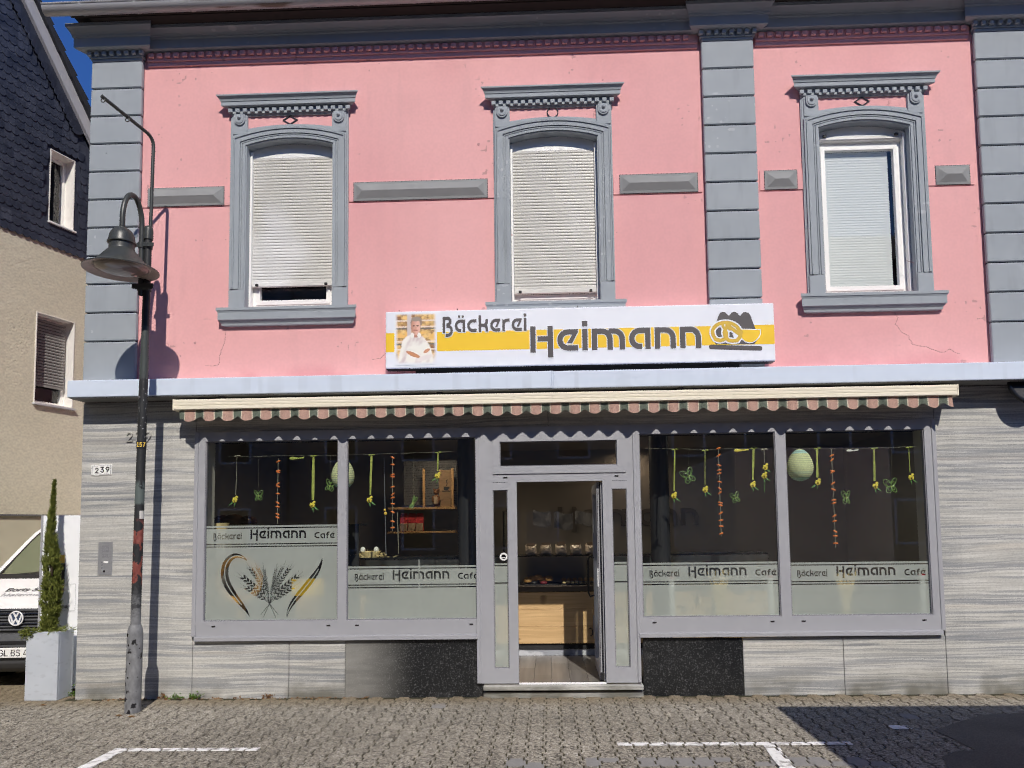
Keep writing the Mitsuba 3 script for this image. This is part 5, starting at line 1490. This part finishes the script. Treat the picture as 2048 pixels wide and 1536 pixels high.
for x in (-1.62, -1.02): part(DC, 'post', bx(x - .012, x + .012, 1.0, 1.03, .901, 1.438), 'steel')
NB = thing('straw_nest', 'straw nest with white eggs on the display case', 'nest')
nx, ny, nz = at(738, 1105, 1.2)[0], 1.2, 1.466
part(NB, 'straw', sprays(260, lambda r: (nx + r.normal(0, .10), ny + r.normal(0, .05), nz + abs(r.normal(0, .018))), 8, .05, .11, .002, .005), 'straw', kind='stuff')
part(NB, 'basket', lathe([(.0, .0), (.10, .0), (.125, .07), (.115, .075), (.09, .02), (0, .015)], 24, (nx + .02, ny, nz)), 'straw')
for dx in (-.07, .10): part(NB, 'egg', ball((nx + dx, ny - .03, nz + .09), (.032, .032, .042), 3), 'white_thing', True)
for k, (px, r) in enumerate(((445, .12), (468, .14), (497, .11))):
    p = at(px, 1040, 1.3)
    loaf('dark_loaf', ['dark round loaf at the left of the window shelf', 'large dark loaf in the middle of the window shelf', 'dark loaf at the right of the window shelf'][k], (p[0], 1.3, p[2] - .02), (r, r * .9, r * .7), 'dark_bread')
part_shelf = thing('bread_shelf', 'dark shelf carrying loaves behind the left window', 'shelf')
part(part_shelf, 'board', bx(-3.9, -2.4, 1.1, 1.55, at(468, 1040, 1.3)[2] - .10, at(468, 1040, 1.3)[2] - .075), 'room_dark')
part(part_shelf, 'front', bx(-3.9, -2.4, 1.1, 1.12, .142, at(468, 1040, 1.3)[2] - .101), 'room_dark')
p = at(441, 1046, .5)
PZ = thing('wicker_basket', 'small wicker basket behind the left window', 'basket')
part(PZ, 'weave', lathe([(.0, .0), (.07, .0), (.10, .10), (.094, .10), (.066, .01), (0, .01)], 24, (p[0], .5, p[2] - .10)), 'straw')
part(PZ, 'stand', bx(p[0] - .1, p[0] + .1, .42, .60, .73, p[2] - .101), 'room')

# ------------------------------------------------------------------ decorations hung behind the panes
YD = .10
WIRE = [(458, 913, 905, 903.5), (1290, 897, 1545, 896), (1585, 896.5, 1835, 893)]
for k, (a0, b0, a1, b1) in enumerate(WIRE):
    p, q = at(a0, b0, YD), at(a1, b1, YD)
    solo('hanging_wire', ['thin wire across the two left windows carrying decorations', 'thin wire across the window right of the door', 'thin wire across the rightmost window'][k], 'wire', tube([p, (p + q) / 2 + np.array([0, 0, -.012]), q], .0012, 5), 'thread')


def flower(px, py, seed, parent=None, s=1.0):
    r = np.random.default_rng(seed)
    c = at(px, py, YD - .02)
    ms = []
    for k in range(6):
        a_ = k * 1.047 + r.uniform(0, .4)
        ms.append(ball(c + np.array([.020 * math.cos(a_), -.008, .020 * math.sin(a_)]) * s, np.array([.013, .008, .013]) * s, 1))
    ms.append(ball(c + np.array([.0, -.02, 0]), np.array([.011, .016, .011]) * s, 1))
    ms.append(ball(c + np.array([.02, .0, .032]) * s, np.array([.017, .012, .015]) * s, 1))
    part(parent, 'blossom', cat(ms), 'lemon')
    sgn = 1 if r.random() < .7 else -1
    part(parent, 'leaf', cat(hull([c + np.array(q) * s for q in ((.005 * sgn, 0, -.01), (.03 * sgn, .004, -.02), (.075 * sgn, 0, -.062), (.035 * sgn, -.004, -.045))]), hull([c + np.array(q) * s for q in ((-.004, 0, -.01), (.01, .004, -.03), (.012 * sgn, 0, -.085), (-.006, -.004, -.04))])), 'stem_green')


def ribbon(px, py0, py1, w, label, seed, m='lime', fl=True, fx=0):
    k = thing('flower_ribbon', label, 'decoration')
    p, q = at(px, py0, YD), at(px + fx * .6, py1, YD)
    n = 14
    t = np.linspace(0, 1, n)
    c = p + (q - p) * t[:, None]
    tw = np.sin(t * 5 + seed) * .5
    V = np.concatenate([c + np.stack([-w / 2 * np.cos(tw), w / 2 * np.sin(tw), 0 * t], 1), c + np.stack([w / 2 * np.cos(tw), -w / 2 * np.sin(tw), 0 * t], 1)])
    i = np.arange(n - 1)
    part(k, 'ribbon', trimesh.Trimesh(V, np.vstack([np.stack([i, i + n, i + n + 1], 1), np.stack([i, i + n + 1, i + 1], 1)]), process=False), m)
    part(k, 'bow', cat(ball(p + np.array([-.018, 0, .004]), (.02, .012, .009), 1), ball(p + np.array([.02, 0, .008]), (.022, .012, .008), 1)), m)
    if fl: flower(px + fx, py1 + 10, seed, k)
    return k


ribbon(474, 913, 990, .004, 'yellow flowers on a thin string at the left end of the leftmost window', 1, 'thread', fx=-4)
ribbon(627, 913, 1000, .030, 'broad green glitter ribbon with yellow flower left of the egg in the left window', 2, 'lime', fx=-2)
ribbon(743, 911, 990, .024, 'plain green ribbon with yellow flower right of the left egg lantern', 3, 'lime', fx=-4)
ribbon(876, 906, 942, .016, 'short green ribbon with two yellow flowers by the door-side column', 4, 'lime', fx=-1)
ribbon(1349.5, 900, 982, .015, 'narrow green ribbon with yellow flower beside the right column', 5, 'lime', fx=-2)
ribbon(1410, 902, 970, .006, 'very thin green string with yellow flower left of the carrot chain in the third window', 6, 'lime', fx=0)
ribbon(1507, 898, 960, .024, 'glittering green ribbon with yellow flower at the right of the third window', 7, 'lime', fx=-2)
ribbon(1528, 900, 925, .004, 'short string with a small green and yellow flower at the edge of the third window', 8, 'thread', fx=2)
ribbon(1634, 898, 955, .025, 'green ribbon with two yellow flowers right of the right egg lantern', 9, 'lime', fx=1)
ribbon(1748, 898, 962, .022, 'green ribbon with yellow flower right of the white feather', 10, 'lime', fx=2)
ribbon(1817.5, 896, 945, .008, 'thin green ribbon with yellow flower at the far right of the last window', 11, 'lime', fx=4)
k = thing('paper_daffodil', 'yellow daffodil hanging low at the right edge of the third window', 'decoration')
flower(1528, 952, 12, k, 1.0)
part(k, 'stalk', tube([at(1528, 932, YD), at(1528.5, 985, YD)], .004, 5), 'stem_green')


def garland(px0, px1, py0, py1, n, label, seed):
    r = np.random.default_rng(seed)
    k = thing('carrot_garland', label, 'garland', None)
    p, q = at(px0, py0, YD - .03), at(px1, py1, YD - .03)
    part(k, 'string', tube([p, (p + q) / 2, q], .0025, 5), 'thread')
    ts = np.sort((np.arange(n) + r.uniform(-.48, .48, n) + .45) / n)
    for t in ts:
        c = p + (q - p) * min(t, 1)
        a_ = r.uniform(-.7, .7)
        d = np.array([math.cos(a_), -.2, math.sin(a_)])
        part(k, 'carrot', tube([c - d * .024, c - d * .013, c + d * .012, c + d * .027], [.003, .0075, .0105, .005], 7), 'orange', smooth=40)


garland(556.5, 554.5, 917, 1048, 10, 'orange carrot chain in the leftmost window', 1)
garland(785, 785, 912, 1062, 11, 'orange carrot chain in the second window with one loose loop', 2)
garland(1436.5, 1442.5, 896, 1073, 14, 'long orange carrot chain in the third window', 3)
garland(1662.5, 1671.5, 898, 1096, 13, 'longest orange carrot chain in the last window', 4)


def butterfly(px, py, label, seed, s=1.0, turn=1.0):
    r = np.random.default_rng(seed)
    k = thing('wire_butterfly', label, 'decoration')
    c = at(px, py, YD + .02)
    tilt = r.uniform(-.5, .5)
    ca, sa = math.cos(tilt), math.sin(tilt)
    for sx_, sz_, L in ((-1, 1, 1.), (1, 1, 1.), (-1, -1, .75), (1, -1, .75)):
        for q in (1., .62):
            pts = []
            for t in np.linspace(0, 2 * math.pi, 16):
                x = sx_ * (.045 * (1 - math.cos(t)) / 2 * L + .012 * math.sin(t)) * q * turn; z = sz_ * (.055 * (1 - math.cos(t)) / 2 * L - .014 * math.sin(t)) * q
                pts.append(c + s * np.array([x * ca - z * sa, .008 * math.sin(t), x * sa + z * ca]))
            part(k, 'wing', tube(pts, .0034 * s, 5), 'wire_green')
    part(k, 'body', tube([c + s * np.array([-.03 * -sa, 0, -.03 * ca]), c, c + s * np.array([.035 * -sa, 0, .035 * ca])], [.004 * s, .007 * s, .004 * s], 6), 'lime')
    part(k, 'thread', tube([c, at(px + 1, 912 if px < 1000 else 898, YD)], .0005, 4), 'thread')


butterfly(517, 992, 'green wire butterfly in the leftmost window left of the carrots', 1, 1.05)
butterfly(660, 972, 'green wire butterfly just left of the left egg lantern', 2, 1.2)
butterfly(826, 1006, 'green wire butterfly turned edge-on in the second window', 3, 1.4, .35)
butterfly(1377, 953, 'large green wire butterfly in the third window right of the column', 4, 1.5)
butterfly(1471, 996, 'small green wire butterfly right of the carrots in the third window', 5, 1.05)
butterfly(1692.5, 996, 'tall green wire butterfly right of the last carrot chain', 6, 1.35, .7)
butterfly(1782, 973, 'wide green wire butterfly at the right of the last window', 7, 1.5)


def feather(px, py, m, label, s=1.0):
    c = at(px, py, YD)
    b = ball((0, 0, 0), (.052 * s, .012, .017 * s), 3)
    v = np.array(b.vertices); v[:, 2] *= 1 - .5 * v[:, 0] / .06
    b.vertices = v + c
    k = thing('paper_bird', label, 'decoration')
    part(k, 'body', b, m, True)
    part(k, 'tail', hull([c + np.array(q) for q in ((.04, 0, .008), (.04, 0, -.006), (.115 * s, .004, .018), (.112 * s, 0, .002), (.05, .006, 0))]), m)


feather(588, 917, 'lime', 'yellow green paper bird on the wire of the leftmost window')
feather(1477, 901, 'lemon', 'bright yellow paper bird on the wire of the third window')
feather(1700, 901.5, 'white_thing', 'white paper bird on the wire of the last window', .8)


def egg(px, py, rx, rz, label):
    c = at(px, py, YD + .065)
    k = thing('egg_lantern', label, 'lantern')
    t = np.linspace(0, math.pi, 28)
    z = -np.cos(t)
    r = np.sin(t) * (1 - .16 * z)
    part(k, 'paper', lathe(np.stack([np.maximum(r * rx, 0), z * rz], 1), 36, c), 'egg', True, label=None)
    part(k, 'hanger', tube([c + np.array([0, 0, rz]), c + np.array([0, 0, rz + .05])], .002, 4), 'thread')


egg(686, 948, .126, .170, 'green and blue striped egg lantern behind the mullion of the left windows')
egg(1600, 930, .138, .180, 'green and blue striped egg lantern in the last window')
k = thing('metal_chain', 'thin metal chain hanging in the second window', 'chain')
p, q = at(768, 915, .35), at(772, 1110, .35)
part(k, 'chain', tube([p, q], .0035, 5), 'steel')
part(k, 'charm', cat(ball(at(771, 1027, .34), (.02, .015, .02), 1), ball(at(769.5, 1020, .34), (.014, .012, .014), 1)), 'gold')
solo('thin_cord', 'pale thin cord hanging right of the carrots in the second window', 'cord', tube([at(795, 1025, .5), at(797, 1108, .5)], .003, 5), 'thread')
# behind the frosted film
for k_, (px, lb) in enumerate(((1345, 'white candle stick behind the film at the left of the third window'), (1543, 'white candle stick behind the film at the right of the third window'), (1848, 'white candle stick behind the film at the right of the last window'))):
    c = at(px, 1240, .06)
    k = thing('candle_stick', lb, 'candle')
    part(k, 'candle', trimesh.creation.cylinder(.032, .52, 20, transform=trimesh.transformations.translation_matrix((c[0], .06, .98))), 'white_thing', smooth=40)
    part(k, 'collar', trimesh.creation.cylinder(.034, .02, 20, transform=trimesh.transformations.translation_matrix((c[0], .06, 1.25))), 'red_bag', smooth=40)
for k_, (px, lb) in enumerate(((1437, 'bunch of dried grass in the middle of the third window'), (1690, 'bunch of dried grass left of the middle of the last window'))):
    c = at(px, 1220, .10); r = np.random.default_rng(40 + k_)
    k = thing('dried_grass', lb, 'dried grass')
    st_ = []
    for q in range(80):
        a_ = r.uniform(-.24, .24); L = r.uniform(.30, .62)
        st_.append(tube([(c[0] + r.normal(0, .03), .06 + r.normal(0, .012), .73), (c[0] + a_ * .3 * L, .055, .73 + L * .55), (c[0] + a_ * L, .05 + abs(a_) * .04, .73 + L)], [.005, .005, .002], 4))
    part(k, 'stalks', cat(st_), 'straw', kind='stuff')

# ------------------------------------------------------------------ weeds and litter at the foot of the wall
for k_, (px, py, n, s, lb, mm) in enumerate(((325, 1397, 26, .05, 'small reddish weed at the wall foot right of the pole', 'dryleaf'), (352, 1394, 40, .07, 'dark leafy weed at the wall foot', 'weed'), (390, 1398, 70, .06, 'bright green weed in the slab joint', 'weed'), (534, 1396, 30, .05, 'dry brown weed at the wall foot below the left window', 'dryleaf'), (143, 1380, 60, .10, 'weed in the corner between planter and wall', 'weed'))):
    p = at(px, py, -.03 if k_ < 4 else .12)
    xw, yw = p[0], p[1]
    if k_ == 4: xw = -5.33
    solo('weed', lb, 'weed', sprays(n, lambda r: (xw + r.normal(0, s * .6), yw + r.normal(0, .012), abs(r.normal(.012, s * .35))), 60 + k_, .02, .05, .005, .010), mm)
solo('leaf_litter', 'scattered dry leaf bits along the wall foot', 'litter', sprays(150, lambda r: (r.uniform(-4.9, -2.0), -.03 - abs(r.normal(0, .03)), .004), 77, .015, .035, .004, .009), 'dryleaf')
labels['leaf_litter']['kind'] = 'stuff'
for k_, (px, py, lb) in enumerate(((86, 1411, 'fallen orange brown leaf in front of the planter'), (262, 1434, 'dry leaf at the foot of the pole'), (237, 1432, 'brown leaf left of the pole foot'))):
    g = gpt(px, py)
    solo('fallen_leaf', lb, 'leaf', hull([(g[0] - .04, g[1], .003), (g[0], g[1] - .02, .008), (g[0] + .045, g[1] + .005, .004), (g[0], g[1] + .022, .006), (g[0], g[1], .014)]), 'dryleaf')

# ------------------------------------------------------------------ outside the frame: what throws the shade and shows in the glass
TK = thing('box_truck', 'white box truck parked beside the camera, known from its shade', 'truck')
part(TK, 'box', bx(2.98, 5.45, -9.2, -3.74, .75, 3.02, .02), 'truck_white')
part(TK, 'chassis', bx(3.2, 5.2, -9.1, -3.9, .45, .745), 'black')
part(TK, 'tail_lift', bx(3.0, 5.42, -3.73, -3.66, .45, .70, .01), 'steel')
for x in (3.3, 5.1):
    for y in (-4.9, -8.3):
        part(TK, 'wheel', trimesh.creation.cylinder(.42, .28, 28, transform=trimesh.transformations.translation_matrix((x, y, .42)) @ trimesh.transformations.rotation_matrix(math.pi / 2, (0, 1, 0))), 'rubber', smooth=40)
for k_, (x0, x1, h, mm, lb) in enumerate(((-34, -9.5, 11.6, 'far_wall2', 'grey house across the street, seen as a reflection at left'), (-9.4, 3.0, 12.4, 'far_wall', 'cream house across the street, seen as a reflection in the middle'), (3.1, 30, 11.2, 'brick_far', 'brown house across the street, seen as a reflection at right'))):
    Hs = thing('opposite_house', lb, 'house')
    part(Hs, 'wall', bx(x0, x1, -28, -18.0, -.1, h), mm)
    part(Hs, 'roof', hull([(x0 - .3, -28.4, h), (x1 + .3, -28.4, h), (x0 - .3, -17.6, h), (x1 + .3, -17.6, h), (x0 - .3, -23, h + 3.0), (x1 + .3, -23, h + 3.0)]), 'roof_tile')
    n = int((x1 - x0) / 2.6)
    for fl_ in range(3):
        for q in range(n):
            x = x0 + 1.3 + q * (x1 - x0 - 1.2) / n
            z = 1.0 + fl_ * 3.2
            wn = part(Hs, 'window', cat(bx(x, x + 1.2, -18.02, -17.95, z, z + .08), bx(x, x + 1.2, -18.02, -17.95, z + 1.52, z + 1.6), bx(x, x + .08, -18.02, -17.95, z + .081, z + 1.519), bx(x + 1.12, x + 1.2, -18.02, -17.95, z + .081, z + 1.519)), 'white_frame')
            part(wn, 'pane', bx(x + .08, x + 1.12, -18.0, -17.98, z + .08, z + 1.52), 'black_gloss')

# lit lamps: the first throws the warm pool; counter and right-hand ones are added fill
for k_, (x, y, L, r, lb) in enumerate(((at(1264, 985, 4.9)[0], 4.9, (44, 32, 22), .06, 'small warm lamp close to the back wall above the counter'), (-1.75, 2.75, (48, 38, 26), .11, 'round ceiling lamp in the left of the shop'), (.1, 1.45, (30, 25, 18), .11, 'added ceiling lamp brightening the goods on the counter'),
                               (1.9, 2.7, (17, 15, 12), .11, 'added ceiling lamp brightening the room right of the counter'), (3.7, 2.4, (15, 13.5, 11), .11, 'added ceiling lamp brightening the right end of the shop'))):
    k = thing('ceiling_lamp', lb, 'lamp')
    part(k, 'ring', lathe([(r, -.022), (r + .012, -.022), (r + .012, .0), (r, .0), (r, -.022)], 24, (x, y, 3.1985)), 'black')
    d_ = trimesh.creation.cylinder(r - .002, .006, 24, transform=trimesh.transformations.translation_matrix((x, y, 3.194)))
    scene[k + '__light'] = mikit.ply(d_, {'type': 'diffuse', 'reflectance': {'type': 'rgb', 'value': [.8, .8, .8]}}, emitter={'type': 'area', 'radiance': {'type': 'rgb', 'value': list(map(float, L))}})
YB = thing('yellow_card', 'yellow card standing behind the film of the leftmost window', 'card')
p0_, p1_ = at(583, 1192, .14), at(648, 1157, .14)
part(YB, 'card', bx(p0_[0], p1_[0], .14, .144, p0_[2], p1_[2], .001), 'yellow')
part(YB, 'stand', bx(p0_[0] + .05, p1_[0] - .05, .15, .20, .721, p0_[2] + .05), 'oak_shelf')
SWr = thing('straw_wreath', 'straw wreath leaning behind the film of the leftmost window', 'wreath')
wc = at(478, 1160, .16)
wm = trimesh.creation.torus(.235, .040, 36, 10, transform=trimesh.transformations.translation_matrix((wc[0], .16, wc[2])) @ trimesh.transformations.rotation_matrix(math.pi / 2, (1, 0, 0)))
vv = np.array(wm.vertices); wm.vertices = vv + .012 * (meshkit.noise(vv * 60)[:, None] - .5) * np.array([1, 1, 1])
part(SWr, 'straw', wm, 'bread')
part(SWr, 'stand', bx(wc[0] - .05, wc[0] + .05, .21, .23, .721, wc[2] - .1), 'oak_shelf')

# glass screen over the counter with added grey sheets standing for glass reflections, seen through the doorway
GS = thing('counter_screen', 'clear screen on two posts above the counter in the doorway', 'screen')
part(GS, 'sheet', bx(-.60, .72, cy0 + .10, cy0 + .1005, 1.60, 2.02), 'glass')
for x in (-.61, .725): part(GS, 'post', bx(x - .010, x + .010, cy0 + .09, cy0 + .11, 1.441, 2.03), 'black')
for k_, (a_, b_, c_, d_, lb) in enumerate(((1066, 1022, 1102, 1052, 'added grey sheet standing for a glass reflection at the left behind the counter screen'), (1108, 1026, 1146, 1058, 'added grey sheet standing for a glass reflection in the middle behind the counter screen'), (1150, 1024, 1188, 1050, 'added grey sheet standing for a glass reflection at the right behind the counter screen'))):
    p, q = at(a_, b_, cy0 + .2), at(b_ * 0 + c_, d_, cy0 + .2)
    n_ = 8
    xs_, zs2 = np.meshgrid(np.linspace(p[0], q[0], n_), np.linspace(q[2], p[2], n_))
    V_ = np.stack([xs_, cy0 + .2 + .03 * meshkit.noise(np.stack([xs_ * 9, zs2 * 9, 0 * xs_ + k_], -1)), zs2 + .02 * np.sin(xs_ * 20)], -1).reshape(-1, 3)
    i_, j_ = np.meshgrid(np.arange(n_ - 1), np.arange(n_ - 1), indexing='ij'); a0_ = i_ * n_ + j_
    solo('reflection_sheet', lb, 'paper', trimesh.Trimesh(V_, np.vstack([np.stack([a0_, a0_ + 1, a0_ + n_ + 1], -1).reshape(-1, 3), np.stack([a0_, a0_ + n_ + 1, a0_ + n_], -1).reshape(-1, 3)]), process=False), 'reflection_grey', True)
mat('reflection_grey', (.15, .15, .155), .6, .3)
for k_ in range(6):
    x = at(1128 + k_ * 11, 1160, cy0 + .36)[0]
    loaf('bread_roll', ['small roll at the left of the back row on the counter', 'second small roll of the back row', 'third small roll of the back row', 'fourth small roll of the back row', 'fifth small roll of the back row', 'small roll at the right end of the back row'][k_], (x, cy0 + .40, 1.09), (.035, .04, .034), 'bread')
